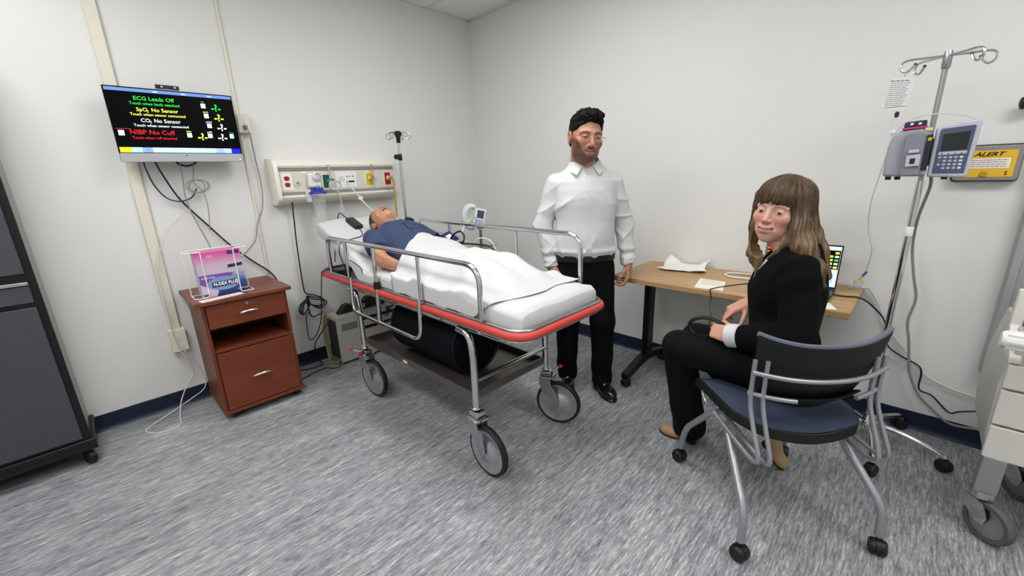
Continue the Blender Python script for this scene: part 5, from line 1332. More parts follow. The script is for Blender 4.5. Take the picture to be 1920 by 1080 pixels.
def head_cols(q, o):
    x, y, z = q[:, 0], q[:, 1], q[:, 2]; ax = np.abs(x); front = np.clip((y-.03)/.03, 0, 1)
    col = np.tile(lin(o['skin']), (len(q), 1)); sm = o.get('smile', 1.)
    col = mixc(col, lin(o.get('blush', '#c07a68')), .55*elmask(ax, z, .040, -.030, .028, .022, 1.2)*front)
    col = mixc(col, lin(o.get('blush', '#c07a68')), .45*elmask(ax, z, .0, -.036, .016, .014, 1.)*front)
    col = mixc(col, lin(o.get('blush', '#c07a68')), .6*(ax > .070)*band(z, -.06, .03, .01))
    if 'beard' in o:
        zc = np.interp(ax, [0, .014, .028, .036, .046, .056, .068, .08], [-.082, -.080, -.066, -.056, -.044, -.028, -.006, .012])
        mst = elmask(ax, z, .0, -.0545, .034, .0095, .7)
        b = np.maximum.reduce([np.clip((zc-z)/.022+.5, 0, 1)*.92, mst, .8*elmask(ax, z, .0, -.084, .007, .007, .8)])
        b = b*np.clip((y-.0)/.02, 0, 1)*np.clip((z+.130)/.02, 0, 1)
        col = mixc(col, lin(o['beard']), .84*b)
    zm = -.0665+sm*5.5*ax**2; gap = o.get('open', .002)
    lipm = band(z-zm, -gap-.0105, gap+.0075, .003)*np.clip((.0285-ax)/.003+.5, 0, 1)*(y > .072)
    lipm *= np.clip(1.15-(ax/.0285)**2*np.abs(z-zm)/.006, 0, 1)
    col = mixc(col, lin(o.get('lips', '#b06a62')), .85*lipm)
    tm = band(z-zm, -gap*1.05, gap*1.05, .0012)*np.clip((o.get('tw', .0205)-ax)/.003+.5, 0, 1)*(y > .07)
    col = mixc(col, lin(o.get('teeth', '#efe9e0')), tm)
    edge_ = band(z-zm, -gap*1.6-.0008, gap*1.6+.0008, .001)*np.clip((.0275-ax)/.002+.5, 0, 1)*(y > .07)*(1-tm)
    col = mixc(col, lin('#5e3430'), .55*edge_)
    # eyes
    ex = o.get('gaze', (0, 0))
    op = o.get('eyes', 1.)
    up_ = .0058*op; lo_ = .0042*op
    for s in (-1, 1):
        u = (x*s-.0325)/.0150; lid_u = up_*(1-u**2)-.0006; lid_l = -lo_*(1-u**2)-.0006
        inm = np.clip((lid_u-z)/.0012+.5, 0, 1)*np.clip((z-lid_l)/.0012+.5, 0, 1)*(np.abs(u) < 1)*(y > .06)
        col = mixc(col, lin('#d6cfc8'), inm)
        iris = elmask(x*s, z, .0325+s*ex[0], ex[1], .0066, .0066, .25)*inm
        col = mixc(col, lin(o.get('iris', '#33241c')), iris)
        lash = np.exp(-((z-lid_u-.0004)/(.0013 if op > .5 else .0016))**2)*(np.abs(u) < 1.08)*(y > .055)
        col = mixc(col, lin(o.get('lash', '#20150f')), .85*lash)
        crease = np.exp(-((z-lid_l+.0006)/.0009)**2)*(np.abs(u) < 1.)*(y > .06); col = mixc(col, lin('#7c4a3e'), .4*crease)
        bz = o.get('browz', .0205)+.003*np.sin(np.clip((x*s-.012)/.040, 0, 1)*math.pi)-.002*np.clip((x*s-.03)/.02, 0, 1)
        bm_ = np.exp(-((z-bz)/o.get('browt', .0034))**2)*np.clip((x*s-.011)/.004, 0, 1)*np.clip((.055-x*s)/.008, 0, 1)*(y > .04)
        col = mixc(col, lin(o.get('brow', '#1d130f')), o.get('browa', .9)*bm_)
    nost = elmask(ax, z, .0065, -.0445, .0042, .003, .6)*(y > .092); col = mixc(col, lin('#4a2620'), .75*nost)
    if 'extra' in o: col = o['extra'](q, col)
    return col
def make_head(fr, s, o, h):
    def fn(P): return head_sdf(tol(P, fr, s), o)*s
    # world bounds from local box
    L = [(-.095, -.13, -.205), (.095, .13, .135)]
    cs = np.array([tow((a, b, c), fr, s) for a in (L[0][0], L[1][0]) for b in (L[0][1], L[1][1]) for c in (L[0][2], L[1][2])])
    V, F = surfnet(fn, cs.min(0), cs.max(0), h)
    q = tol(V.astype(f32), fr, s)
    keep = None
    return V, F, head_cols(q.astype(float), o)

# ------------------------------------------------------------------ hand
def hand_sdf_fn(fr, s, side, curls, thumb=(.62, .70, -.35), tcurl=(.35, .5), spread=.06):
    """fr: origin wrist, columns: thumb-side, finger dir, back-of-hand; side flips nothing (frame carries handedness)"""
    caps = []
    bases = [(.0285, .090, .0), (.0095, .094, .001), (-.0095, .091, .0), (-.0275, .083, -.001)]
    lens = [(.043, .026, .021), (.047, .029, .022), (.043, .027, .021), (.034, .021, .018)]
    for i, (b, l) in enumerate(zip(bases, lens)):
        a = 0.; p = np.array(b); sp = spread*(1.5-i)
        r0 = (.0092, .0095, .009, .0082)[i]
        ch = [(p, r0)]
        for k in range(3):
            a += curls[i][k]
            dv = np.array([math.sin(sp)*math.cos(a), math.cos(sp)*math.cos(a), -math.sin(a)])
            p = p+dv*l[k]; ch.append((p, r0*(.93-.10*k)))
        caps.append(ch)
    t0 = np.array((.024, .018, -.006)); td = np.array(thumb); td = td/np.linalg.norm(td)
    ch = [(t0, .0125)]; p = t0+td*.044; ch.append((p, .0112))
    ax_ = np.array([0, 0, 1.]); 
    d2 = td+np.array([-.55, .25, -.25])*tcurl[0]; d2 /= np.linalg.norm(d2); p = p+d2*.032; ch.append((p, .0098))
    d3 = d2+np.array([-.6, .2, -.3])*tcurl[1]; d3 /= np.linalg.norm(d3); p = p+d3*.026; ch.append((p, .0082))
    thumbch = ch
    def fn(P):
        q = tol(P, fr, s)
        d = s_box(q-np.array((0, .050, 0), f32), (.038, .047, .0135), .0125)
        d = smin(d, s_ell(q, (.018, .030, -.008), (.020, .030, .016)), .012)
        d = smin(d, s_ell(q, (-.022, .040, -.007), (.014, .035, .013)), .012)
        d = smin(d, s_cone(q*np.array((1, 1, 1.2), f32), (0, -.06, 0), (0, .012, 0), .0285, .0275), .02)
        fd = None
        for c in caps:
            e = s_chain(q, c, .004); fd = e if fd is None else smin(fd, e, .0015)
        d = smin(d, fd, .007)
        d = smin(d, s_chain(q, thumbch, .006), .008)
        return d*s
    return fn
def make_hand(fr, s, col, curls, **kw):
    fn = hand_sdf_fn(fr, s, 1, curls, **kw)
    L = [(-.06, -.075, -.13), (.12, .21, .06)]
    cs = np.array([tow((a, b, c), fr, s) for a in (L[0][0], L[1][0]) for b in (L[0][1], L[1][1]) for c in (L[0][2], L[1][2])])
    V, F = surfnet(fn, cs.min(0), cs.max(0), .0026)
    q = tol(V.astype(f32), fr, s).astype(float)
    C_ = np.tile(lin(col), (len(V), 1))
    C_ = mixc(C_, lin(kw.get('tip', '#c98f80')), .35*np.clip((q[:, 1]-.10)/.05, 0, 1))
    return V, F, C_
def hframe(o, fdir, back, thumbside):
    """explicit frame (may be left- or right-handed): thumb side, fingers, back"""
    f = Vector(fdir).normalized(); b = Vector(back); b = (b-f*b.dot(f)).normalized(); t_ = b.cross(f)
    if t_.dot(Vector(thumbside)) < 0: t_ = -t_
    return np.array(o, float), np.array((tuple(t_), tuple(f), tuple(b))).T
def fixwind(V, F):
    # orient outward (signed volume)
    a, b, c = V[F[:, 0]], V[F[:, 1]], V[F[:, 2]]
    vol = (a*np.cross(b, c)).sum()+(V[F[:, 0]]*np.cross(V[F[:, 2]], V[F[:, 3]])).sum()
    return F if vol > 0 else F[:, ::-1]
skinm = vcol_mat('skin', .48, sub=.12, bump=.06, bscale=500, spec=.35)
def blend(fns, lo, hi, h, rel=1):
    V, F = surfnet(fns, lo, hi, h); V = relax(V, F, rel) if rel else V
    return V, F

# ================================================================== standing man
MB0 = (-.765, -1.822, 0)
MAN = thing('person', 'standing person in white dress shirt and black trousers wearing glasses beside the gurney', 'person', MB0, math.radians(135))
mm_ = np.array(MAN.matrix_basis)
def mw(p): return mm_[:3, :3]@np.asarray(p, float)+mm_[:3, 3]
def mdir(p): return mm_[:3, :3]@np.asarray(p, float)
MIR = mm_[:3, :3].astype(f32); MIT = mm_[:3, 3].astype(f32)
def ml(P): return (P-MIT)@MIR
def mbox(lo, hi):
    cs = np.array([mw((a, b, c)) for a in (lo[0], hi[0]) for b in (lo[1], hi[1]) for c in (lo[2], hi[2])]); return cs.min(0), cs.max(0)
ZS = [.80, .86, .92, 1.0, 1.1, 1.2, 1.28, 1.33, 1.37, 1.41, 1.44, 1.47, 1.50]
TA = [.174, .176, .178, .174, .172, .178, .184, .182, .152, .104, .082, .074, .070]
TB = [.118, .120, .124, .124, .120, .124, .122, .112, .098, .088, .080, .074, .070]
TC = [0, .0, .004, .006, .004, .002, -.004, -.008, -.012, -.014, -.014, -.012, -.010]
SHR, SHL = (.166, -.012, 1.318), (-.166, -.012, 1.312)
ELR, ELL = (.243, -.035, 1.075), (-.246, -.030, 1.065)
WRR, WRL = (.200, .030, .845), (-.268, .020, .850)
def man_torso(q): return smax(smax(s_col(q, ZS, TA, TB, TC, e=2.3), .80-q[..., 2], .01), q[..., 2]-1.485, .01)
def shirt_fn(P):
    q = ml(P); z = q[..., 2]
    t_ = smax(smax(s_col(q, ZS, TA, TB, TC, e=2.3), .900-z, .010), z-1.435, .012)
    # folds
    x_ = q[..., 0]; ax_ = np.abs(x_)
    rdg = lambda ph, p=3: (1-np.abs(np.sin(ph)))**p
    arm_pit = np.exp(-((ax_-.15)/.07)**2-((z-1.21)/.10)**2)
    waist = np.clip((1.06-z)/.12, 0, 1)
    fold = -.0085*rdg(15*z+13*ax_+1.2*np.sin(9*z+5*x_))*arm_pit-.007*rdg(13*z-17*x_+1.5*np.sin(7*z+3))*waist-.006*rdg(12*z+16*x_+1.1*np.sin(8*z))*waist
    fold = fold-.0045*rdg(11*z+8*x_+2.*np.sin(5*x_+3*z))*np.clip((1.34-z)/.1, 0, 1)-.006*np.exp(-((z-.930)/.014)**2)+.003*nz(q, 19., .4)
    d = t_
    for S, E_, W, sg in ((SHR, ELR, WRR, 1), (SHL, ELL, WRL, -1)):
        a = s_chain(q, [(S, .060), (E_, .052), (W, .041)], .03)
        wv = -.0085*rdg(17*z+13*q[..., 0]*sg+9*q[..., 1]+1.4*np.sin(13*z+10*q[..., 0]))*np.clip((1.29-z)/.08, 0, 1)-.0065*rdg(21*z-19*q[..., 0]*sg+6*q[..., 1]+2.)*np.exp(-((z-1.04)/.10)**2)+.0016*nz(q, 55., .3)
        wv += .006*np.exp(-((z-.90)/.012)**2)-.003*np.exp(-((z-.875)/.006)**2)
        dr = np.array(W)-np.array(E_); dr = dr/np.linalg.norm(dr)
        cut = ((q-np.array(W, f32))@dr.astype(f32))-.012
        a = smax(a+wv, cut, .004)
        d = smin(d, a, .005+.02*np.clip((z-1.27)/.06, 0, 1))
    nk = smin(s_cone(q, (0, -.010, 1.40), (0, .0, 1.58), .060, .072), s_cone(q, (0, .090, 1.372), (0, .080, 1.46), .008, .055), .02)
    d = smax(d+fold, -nk, .006)
    return d
whites = mat('white_shirt', '#cccccc', .8, bump=.7, bscale=24)
lo, hi = mbox((-.36, -.16, .80), (.36, .17, 1.49))
V, F = blend(shirt_fn, lo, hi, .0046); raw('shirt', V, fixwind(V, F), whites, MAN)
blk = mat('black_trouser', '#07080a', .85, spec=.2, bump=.08, bscale=500)
AR, AL = (.092, -.055, .10), (-.118, .045, .10)
def trou_fn(P):
    q = ml(P); z = q[..., 2]
    hips = smax(s_col(q, [.70, .78, .86, .90], [.17, .182, .178, .176], [.112, .122, .120, .119], [-.004, -.004, 0, 0]), np.maximum(z-.888, .72-z), .02)
    d = hips
    for s, A in ((1, AR), (-1, AL)):
        kn = ((.098, -.005, .48) if s > 0 else (-.112, .052, .48))
        leg = s_chain(q, [((s*.088, -.004, .80), .098), (kn, .073), ((A[0], A[1], .075), .064)], .03)
        leg = leg+.004*np.sin(38*z+5*np.sin(9*q[..., 0]))*np.clip((.32-z)/.2, 0, 1)+.002*nz(q, 22., 1.)
        leg = smax(leg, .052-z, .006)
        d = smin(d, leg, .018)
    return smax(d, z-.884, .004)
lo, hi = mbox((-.24, -.19, .03), (.24, .2, .91)); V, F = blend(trou_fn, lo, hi, .0075); raw('trousers', V, fixwind(V, F), blk, MAN)
# belt
pts = []
for k in range(48):
    a = 2*math.pi*k/48; c, s = math.cos(a), math.sin(a)
    r = 1/(abs(c/.1815)**2.3+abs(s/.1235)**2.3)**(1/2.3); pts.append((r*c, r*s))
m = MB(); n = len(pts)
Vb = [mw((a*k, b*k+.001, z)) for z, k in ((.872, .98), (.872, 1.015), (.908, 1.024), (.908, .985)) for a, b in pts]
m.add(Vb, [(r*n+i, r*n+(i+1) % n, ((r+1) % 4)*n+(i+1) % n, ((r+1) % 4)*n+i) for r in range(4) for i in range(n)])
belt = m.build('belt', mat('belt_leather', '#141416', .4), MAN)
MB().box(mw((0, .130, .890)), (.045, .008, .036), Matrix.Rotation(math.radians(135), 3, 'Z')).build('buckle', mat('buckle_dark', '#3a3b3e', .35, .7), belt, bevel=.003)
# shoes
def shoe_fn(A, yaw, length, heel, tol_):
    c, s = math.cos(yaw), math.sin(yaw)
    def fn(P):
        q0 = tol_(P); p = q0-np.array((A[0], A[1], 0), f32)
        q = np.stack([p[..., 0]*c+p[..., 1]*s, -p[..., 0]*s+p[..., 1]*c, p[..., 2]], -1)
        d = s_ell(q, (0, length*.36, .034), (.046, length*.36, .036))
        d = smin(d, s_ell(q, (0, -.035, .05), (.036, .055, .052)), .04)
        d = smin(d, s_cone(q, (0, -.02, .08), (0, .03, .065), .040, .036), .03)
        d = smax(d, .006-q[..., 2], .004)
        sole = smax(np.minimum(s_ell(q, (0, length*.36, .010), (.049, length*.375, .04)), s_ell(q, (0, -.04, .01), (.038, .058, .04))), np.maximum(q[..., 2]-.018, .0-q[..., 2]), .003)
        return np.minimum(d, sole)
    return fn
leather = mat('black_leather', '#0c0b0b', .28, coat=.3)
for A, yaw in ((AR, -.12), (AL, .22)):
    fn = shoe_fn(A, yaw, .25, 0, ml); lo, hi = mbox((A[0]-.12, A[1]-.13, -.01), (A[0]+.12, A[1]+.25, .16)); V, F = blend(fn, lo, hi, .005); raw('shoe', V, fixwind(V, F), leather, MAN)
# head, hands and hidden core are one body mesh
hc = np.array(mw((.006, .035, 1.571)))
yawh = math.radians(9); pit = math.radians(-7)
hf = mdir((-math.sin(yawh)*math.cos(pit), math.cos(yawh)*math.cos(pit), math.sin(pit))); hu = mdir((-.10, .0, 1))
HFR = frame(hc, tuple(hf), tuple(hu)); HS = 1.13
mo = dict(skin='#b3826b', blush='#ab6656', beard='#2a1f1a', smile=1.35, jaw=1.16, lips='#a9685f', open=.0030, eyes=.28, brow='#17100d', browt=.0050, iris='#1a1210', neck=.053, neckdir=(-.004, -.026, -.150), teeth='#d9cabf', browz=.0190)
parts = []
V, F, C_ = make_head(HFR, HS, mo, .0024); parts.append((V, fixwind(V, F), C_))
def core_fn(P):
    q = ml(P); d = smax(s_col(q, ZS, [a-.014 for a in TA], [b-.014 for b in TB], TC), np.maximum(q[..., 2]-1.43, .80-q[..., 2]), .02)
    for S, E_, W in ((SHR, ELR, WRR), (SHL, ELL, WRL)): d = smin(d, s_chain(q, [(S, .045), (E_, .038), (W, .027)], .02), .02)
    for s, A in ((1, AR), (-1, AL)): d = smin(d, s_chain(q, [((s*.088, -.004, .82), .075), (((.098, -.005, .48) if s > 0 else (-.112, .052, .48)), .05), ((A[0], A[1], .08), .035)], .02), .03)
    return smin(d, s_cone(q, (0, -.02, 1.36), (0, .0, 1.44), .052, .052), .02)
lo, hi = mbox((-.33, -.15, .03), (.33, .16, 1.47)); V, F = surfnet(core_fn, lo, hi, .014); parts.append((V, fixwind(V, F), np.tile(lin(mo['skin']), (len(V), 1))))
cur = [(.5, .75, .45), (.6, .8, .5), (.65, .85, .5), (.7, .85, .5)]
dl = np.array(WRL)-np.array(ELL)
fr = hframe(mw(np.array(WRL)+dl/np.linalg.norm(dl)*.012), mdir((.03, .16, -1)), mdir((-.85, .45, 0)), mdir((.5, .9, 0)))
V, F, C_ = make_hand(fr, 1.0, '#b3826b', cur, thumb=(.45, .80, -.35), tcurl=(.5, .6)); parts.append((V, fixwind(V, F), C_))
dr_ = np.array(WRR)-np.array(ELR)
fr = hframe(mw(np.array(WRR)+dr_/np.linalg.norm(dr_)*.012), mdir((-.05, .22, -1)), mdir((.8, .5, 0)), mdir((-.5, .9, 0)))
V, F, C_ = make_hand(fr, 1.0, '#b3826b', cur, thumb=(.45, .80, -.35), tcurl=(.5, .6)); parts.append((V, fixwind(V, F), C_))
V, F, C_ = joinm(parts); raw('body', V, F, skinm, MAN, cols=C_)
# hair
def manhair(P):
    q = tol(P, HFR, HS); x, y, z = q[..., 0], q[..., 1], q[..., 2]
    top = np.clip((z-.03)/.06, 0, 1)
    d = s_ell(q, (0, -.018, .044), (.0800, .102, .0835))
    d = smin(d, s_ell(q, (-.004, .036, .098), (.056, .050, .027)), .03)
    d = smin(d, s_ell(q, (0, -.032, -.002), (.0785, .0880, .078)), .01)
    d = d-.0045*nz(q, 150., .7)*(.35+.65*top)-.003*nz(q, 300., 1.9)*top
    zl = np.interp(y, [-.13, -.06, -.03, -.004, .014, .032, .052, .070, .086, .12], [-.085, -.07, -.03, -.026, -.024, .008, .044, .066, .073, .073])
    zl = zl+.003*np.sin(x*130)*(y > .03)
    d = smax(d, zl-z, .006)
    return d*HS
cs = np.array([tow((a, b, c), HFR, HS) for a in (-.1, .1) for b in (-.14, .12) for c in (-.11, .16)])
V, F = surfnet(manhair, cs.min(0), cs.max(0), .0026)
hairm = vcol_mat('black_hair', .6, bump=.6, bscale=260, spec=.12, var=.5)
raw('hair', V, fixwind(V, F), hairm, MAN, cols=np.tile(lin('#0b0908'), (len(V), 1)))
# glasses
gm_ = mat('glasses_metal', '#9a8f88', .25, 1.)
def hw(p): return tow(p, HFR, HS)
rim = []
GL = None
for s in (-1, 1):
    pts = [hw((s*.0335+.0230*math.cos(a), .0985-.006*abs(math.cos(a))*(1 if s*math.cos(a) > 0 else .2), -.005+.0165*math.sin(a))) for a in [2*math.pi*k/24 for k in range(24)]]
    if GL is None: GL = MB().tube(pts, .0009, 6, closed=True).build('glasses', gm_, MAN)
    else: MB().tube(pts, .0009, 6, closed=True).build('rim', gm_, GL)
    c0 = [(s*.0335+.0222*math.cos(a), .0985-.006*abs(math.cos(a))*(1 if s*math.cos(a) > 0 else .2), -.005+.0157*math.sin(a)) for a in [2*math.pi*k/24 for k in range(24)]]
    MB().add([hw(p) for p in c0]+[hw((p[0], p[1]-.0012, p[2])) for p in c0], [tuple(range(24)), tuple(range(47, 23, -1))]+[(i, (i+1) % 24, 24+(i+1) % 24, 24+i) for i in range(24)]).build('lens', mat('lens_glass', '#ffffff', .02, trans=1., alpha=.10, ior=1.05), GL)
    MB().tube([hw(p) for p in ((s*.054, .094, .000), (s*.070, .088, .001), (s*.078, .070, .002), (s*.083, .01, .004), (s*.082, -.018, .0), (s*.080, -.03, -.012))], .0009, 6).build('temple', gm_, GL)
MB().tube([hw(p) for p in ((-.0125, .099, .000), (-.005, .1055, .004), (.005, .1055, .004), (.0125, .099, .000))], .0009, 6).build('bridge', gm_, GL)
# collar, placket, buttons, cuffs
def collar(side):
    def fn(u, v):
        th = math.radians(-96+168*u) if side > 0 else math.radians(276-168*u)
        c, s = math.cos(th), math.sin(th)
        # u 0 back .. 1 front (angle 90 = front)
        ff = u**1.5
        if v < .4:
            k = v/.4; r = .080-.008*k+.004*ff; z = 1.410+.074*k*(1-.38*ff)-.036*ff
        else:
            k = (v-.4)/.6; r = .073+.004*ff+.024*k+.006*ff*k; z = 1.484-.074*.38*ff-.036*ff-(.056+.004*ff**3)*k
        spread_ = .030*ff**3*max(0, (v-.4)/.6)*(1 if side > 0 else -1)
        return tuple(mw((r*c*1.02+spread_, -.014+r*s*1.02+.012*ff, z)))
    return fn
for sd in (1, -1):
    o = grid_mesh('collar', collar(sd), 22, 11, whites, MAN, thick=.0025)
def surf_y(z):
    ys_ = np.linspace(.20, .02, 181); P_ = np.array([mw((0, y_, z)) for y_ in ys_]).astype(f32)
    d_ = shirt_fn(P_); k_ = int(np.argmax(d_ < 0)); return float(ys_[k_])
def front_y(z): return float(np.interp(z, ZS, TB)+np.interp(z, ZS, TC))
pl = MB()
zz = [.912+.0222*i for i in range(21)]
for sx in (0,):
    Vp = []
    for z in zz:
        y = surf_y(z)+.0015
        Vp += [mw((-.016, y-.004, z)), mw((-.016, y+.001, z)), mw((.016, y+.001, z)), mw((.016, y-.004, z))]
    Fp = [(4*i+a, 4*i+(a+1) % 4, 4*i+4+(a+1) % 4, 4*i+4+a) for i in range(len(zz)-1) for a in range(4)]+[(0, 1, 2, 3), tuple(len(Vp)-1-i for i in range(4))]
    pl.add(Vp, Fp)
plk = pl.build('placket', whites, MAN)
for z in (.955, 1.035, 1.115, 1.195, 1.275):
    y = surf_y(z)+.0030; MB().lathe([(.0055, 0), (.006, .001), (.0045, .002), (.001, .0018)], mw((.004, y-.0005, z)), mdir((0, 1, 0)), 12).build('button', mat('shirt_button', '#cfcac2', .4), plk)
for W, E_ in ((WRR, ELR), (WRL, ELL)):
    W = np.array(W); dv = (W-np.array(E_)); dv /= np.linalg.norm(dv)
    MB().tube([mw(W+dv*t_) for t_ in (-.045, -.04, .010, .014)], [.039, .0425, .0405, .037], 20).build('cuff', whites, MAN)

# ================================================================== seated woman
WR = math.radians(14)
WOM = thing('person', 'seated person in a black blazer with long light brown hair smiling over the shoulder', 'person', (-.925, -2.925, 0), WR)
wm_ = np.array(WOM.matrix_basis); WIR = wm_[:3, :3].astype(f32); WIT = wm_[:3, 3].astype(f32)
def wl(P): return (P-WIT)@WIR
def ww(p): return wm_[:3, :3]@np.asarray(p, float)+wm_[:3, 3]
def wl1(p): return (np.asarray(p, float)-wm_[:3, 3])@wm_[:3, :3]
WZ = [.50, .58, .66, .74, .82, .90, .98, 1.03, 1.07, 1.10]
WA = [.195, .190, .176, .166, .166, .172, .168, .140, .105, .070]
WB = [.155, .148, .132, .124, .130, .140, .124, .100, .082, .066]
WC = [-.01, -.005, .0, .004, .008, .010, .004, -.004, -.010, -.014]
wSL, wEL, wWL = (-1.070, -2.975, 1.005), (-1.150, -3.015, .765), (-1.085, -2.800, .715)
wSR, wER, wWR = (-.752, -2.880, 1.020), (-.720, -2.935, .800), (-.850, -2.800, .805)
def blazer_fn(P):
    q = wl(P); z = q[..., 2]
    d = smax(smax(s_col(q, WZ, WA, WB, WC, e=2.2), .50-z, .02), z-1.095, .015)
    d = d+.004*nz(q, 17., .2)
    for S, E_, W in ((wSL, wEL, wWL), (wSR, wER, wWR)):
        a = s_chain(P, [(S, .066), (E_, .060), (W, .047)], .03)
        dr = np.array(W)-np.array(E_); dr /= np.linalg.norm(dr)
        a = a+.004*np.sin(40*P[..., 2]+30*P[..., 1]+3*np.sin(14*P[..., 0]+9*P[..., 2]))
        a = smax(a, ((P-np.array(W, f32))@dr.astype(f32)), .006)
        d = smin(d, a, .03)
    nk = s_cone(q, (0, .03, 1.06), (0, .05, 1.2), .060, .08)
    vn = s_cone(q, (-.02, .10, 1.10), (-.02, .16, .86), .060, .014)
    return smax(smax(d, -nk, .01), -vn, .008)
blz = mat('black_blazer', '#060608', .9, spec=.15, bump=.08, bscale=500)
lo, hi = np.array((-1.26, -3.16, .47)), np.array((-.64, -2.70, 1.13))
V, F = blend(blazer_fn, lo, hi, .006); raw('blazer', V, fixwind(V, F), blz, WOM)
# blouse (visible at neck and cuff)
def blouse_fn(P):
    q = wl(P); z = q[..., 2]
    d = smax(smax(s_col(q, WZ, [a-.012 for a in WA], [b-.010 for b in WB], WC), .60-z, .02), z-1.092, .01)
    return smax(d, -s_cone(q, (0, .03, 1.03), (0, .06, 1.2), .050, .085), .006)
V, F = blend(blouse_fn, np.array((-1.13, -3.10, .57)), np.array((-.72, -2.74, 1.12)), .007); raw('blouse', V, fixwind(V, F), whites, WOM)
for W, E_, r in ((wWL, wEL, .045),):
    W = np.array(W); dv = W-np.array(E_); dv /= np.linalg.norm(dv)
    MB().tube([W+dv*t_ for t_ in (-.02, -.012, .034, .038)], [r*.9, r*1.07, r*1.10, r*.95], 24).build('cuff', whites, WOM)
lHp, lKn, lAn = (-1.015, -2.905, .575), (-1.030, -2.545, .578), (-.900, -2.578, .10)
rHp, rKn, rAn = (-.845, -2.875, .575), (-.850, -2.560, .570), (-.812, -2.885, .215)
def wtrou(P):
    z = P[..., 2]
    d = s_chain(P, [(lHp, .098), (lKn, .074)], .03)
    d = smin(d, s_cone(P, lKn, lAn, .070, .080), .025)
    r = smin(s_chain(P, [(rHp, .098), (rKn, .072)], .03), s_cone(P, rKn, rAn, .066, .062), .025)
    dl_ = np.array(lAn)-np.array(lKn); dl_ /= np.linalg.norm(dl_); d = smax(d, ((P-np.array(lAn, f32))@dl_.astype(f32))-.03, .006)
    dr_ = np.array(rAn)-np.array(rKn); dr_ /= np.linalg.norm(dr_); r = smax(r, ((P-np.array(rAn, f32))@dr_.astype(f32))-.01, .006)
    d = smin(d, r, .02)
    d = smin(d, s_ell(P, (-.93, -2.935, .575), (.175, .13, .098)), .04)
    d = d+.003*nz(P, 24., .5)+.003*np.sin(34*z+6*np.sin(11*P[..., 1]))*np.clip((.35-z)/.2, 0, 1)
    return smax(d, .479-z-10*np.clip(P[..., 1]*.7071+P[..., 0]*.7071+2.857-.19, 0, 1), .006)
V, F = blend(wtrou, np.array((-1.15, -3.12, .03)), np.array((-.68, -2.44, .72)), .007); raw('trousers', V, fixwind(V, F), blk, WOM)
# shoes: beige pumps with dark heel and sole
beige = mat('beige_leather', '#a98b68', .5); solem = mat('dark_sole', '#17130f', .5)
def pump(heel, toe, tip=0., hh=.055):
    """heel and toe floor points; tip: heel lift"""
    h_, t_ = np.array(heel, float), np.array(toe, float); L = np.linalg.norm(t_-h_); u = (t_-h_)/L
    sx = np.array((-u[1], u[0], 0)); up_ = np.array((0, 0, 1.))
    if tip:
        u = u*math.cos(tip)-up_*math.sin(tip); up_ = np.cross(u, -sx) if np.cross(u, -sx)[2] > 0 else np.cross(u, sx)
        h_ = t_-u*L
    R_ = np.stack([sx, u, up_], 1); T = h_
    def fn(P):
        q = (P-T.astype(f32))@R_.astype(f32)
        lift = hh*np.clip((.55*L-q[..., 1])/(.55*L), 0, 1)**1.2
        q = np.stack([q[..., 0], q[..., 1], q[..., 2]-lift], -1)
        d = s_ell(q, (0, L*.70, .022), (.041, L*.30, .028))
        d = smin(d, s_ell(q, (0, L*.30, .032), (.031, L*.30, .036)), .03)
        d = smin(d, s_ell(q, (0, L*.10, .040), (.029, .035, .042)), .02)
        return smax(d, .005-q[..., 2], .003)
    def fs(P):
        q = (P-T.astype(f32))@R_.astype(f32)
        lift = hh*np.clip((.55*L-q[..., 1])/(.55*L), 0, 1)**1.2
        z = q[..., 2]-lift
        s1 = smax(np.minimum(s_ell(np.stack([q[..., 0], q[..., 1], z], -1), (0, L*.70, .01), (.042, L*.31, .03)), s_ell(np.stack([q[..., 0], q[..., 1], z], -1), (0, L*.25, .01), (.030, L*.28, .03))), np.maximum(z-.006, -z), .002)
        hl = np.maximum(np.maximum(np.sqrt(q[..., 0]**2+(q[..., 1]-.030)**2)-.020-.10*np.clip(q[..., 2]-.01, 0, 1), q[..., 2]-hh*.9-.004), -q[..., 2])
        return np.minimum(s1, hl)
    c = (h_+t_)/2; lo, hi = c-np.array((.17, .17, .03)), c+np.array((.17, .17, .16))
    lo[2] = min(-.01, c[2]-.05)
    V, F = blend(fn, lo, hi, .0045); a = raw('shoe', V, fixwind(V, F), beige, WOM)
    V, F = blend(fs, lo, hi, .0045, 0); raw('sole', V, fixwind(V, F), solem, a)
pump((-.885, -2.625, 0), (-.880, -2.415, 0))
pump((-.812, -2.830, 0), (-.802, -2.985, 0), .80, .03)
# head turned back over the left shoulder
whc = np.array((-.908, -2.854, 1.212))
wdir = np.array((-2.855, -3.257, 1.39))-whc; wdir /= np.linalg.norm(wdir)
ya = math.radians(-24)
wf = np.array((wdir[0]*math.cos(ya)-wdir[1]*math.sin(ya), wdir[0]*math.sin(ya)+wdir[1]*math.cos(ya), -.02))
WFR = frame(whc, tuple(wf), (-.02, -.10, 1)); WS = 1.03
wo = dict(nose=.005, skin='#d3a592', blush='#c67a6c', smile=1.8, jaw=1.10, fem=1., lips='#b0605a', open=.0036, tw=.0205, eyes=.85, brow='#4c3628', browt=.0029, browa=.8, lash='#1a100c', iris='#2e221c', neck=.048, neckdir=tuple(tol(np.array(ww((0, -.006, 1.05)), f32)[None], WFR, WS)[0]), teeth='#efe6da', gaze=(-.0032, 0), browz=.0195)
parts = []
V, F, C_ = make_head(WFR, WS, wo, .0023); parts.append((V, fixwind(V, F), C_))
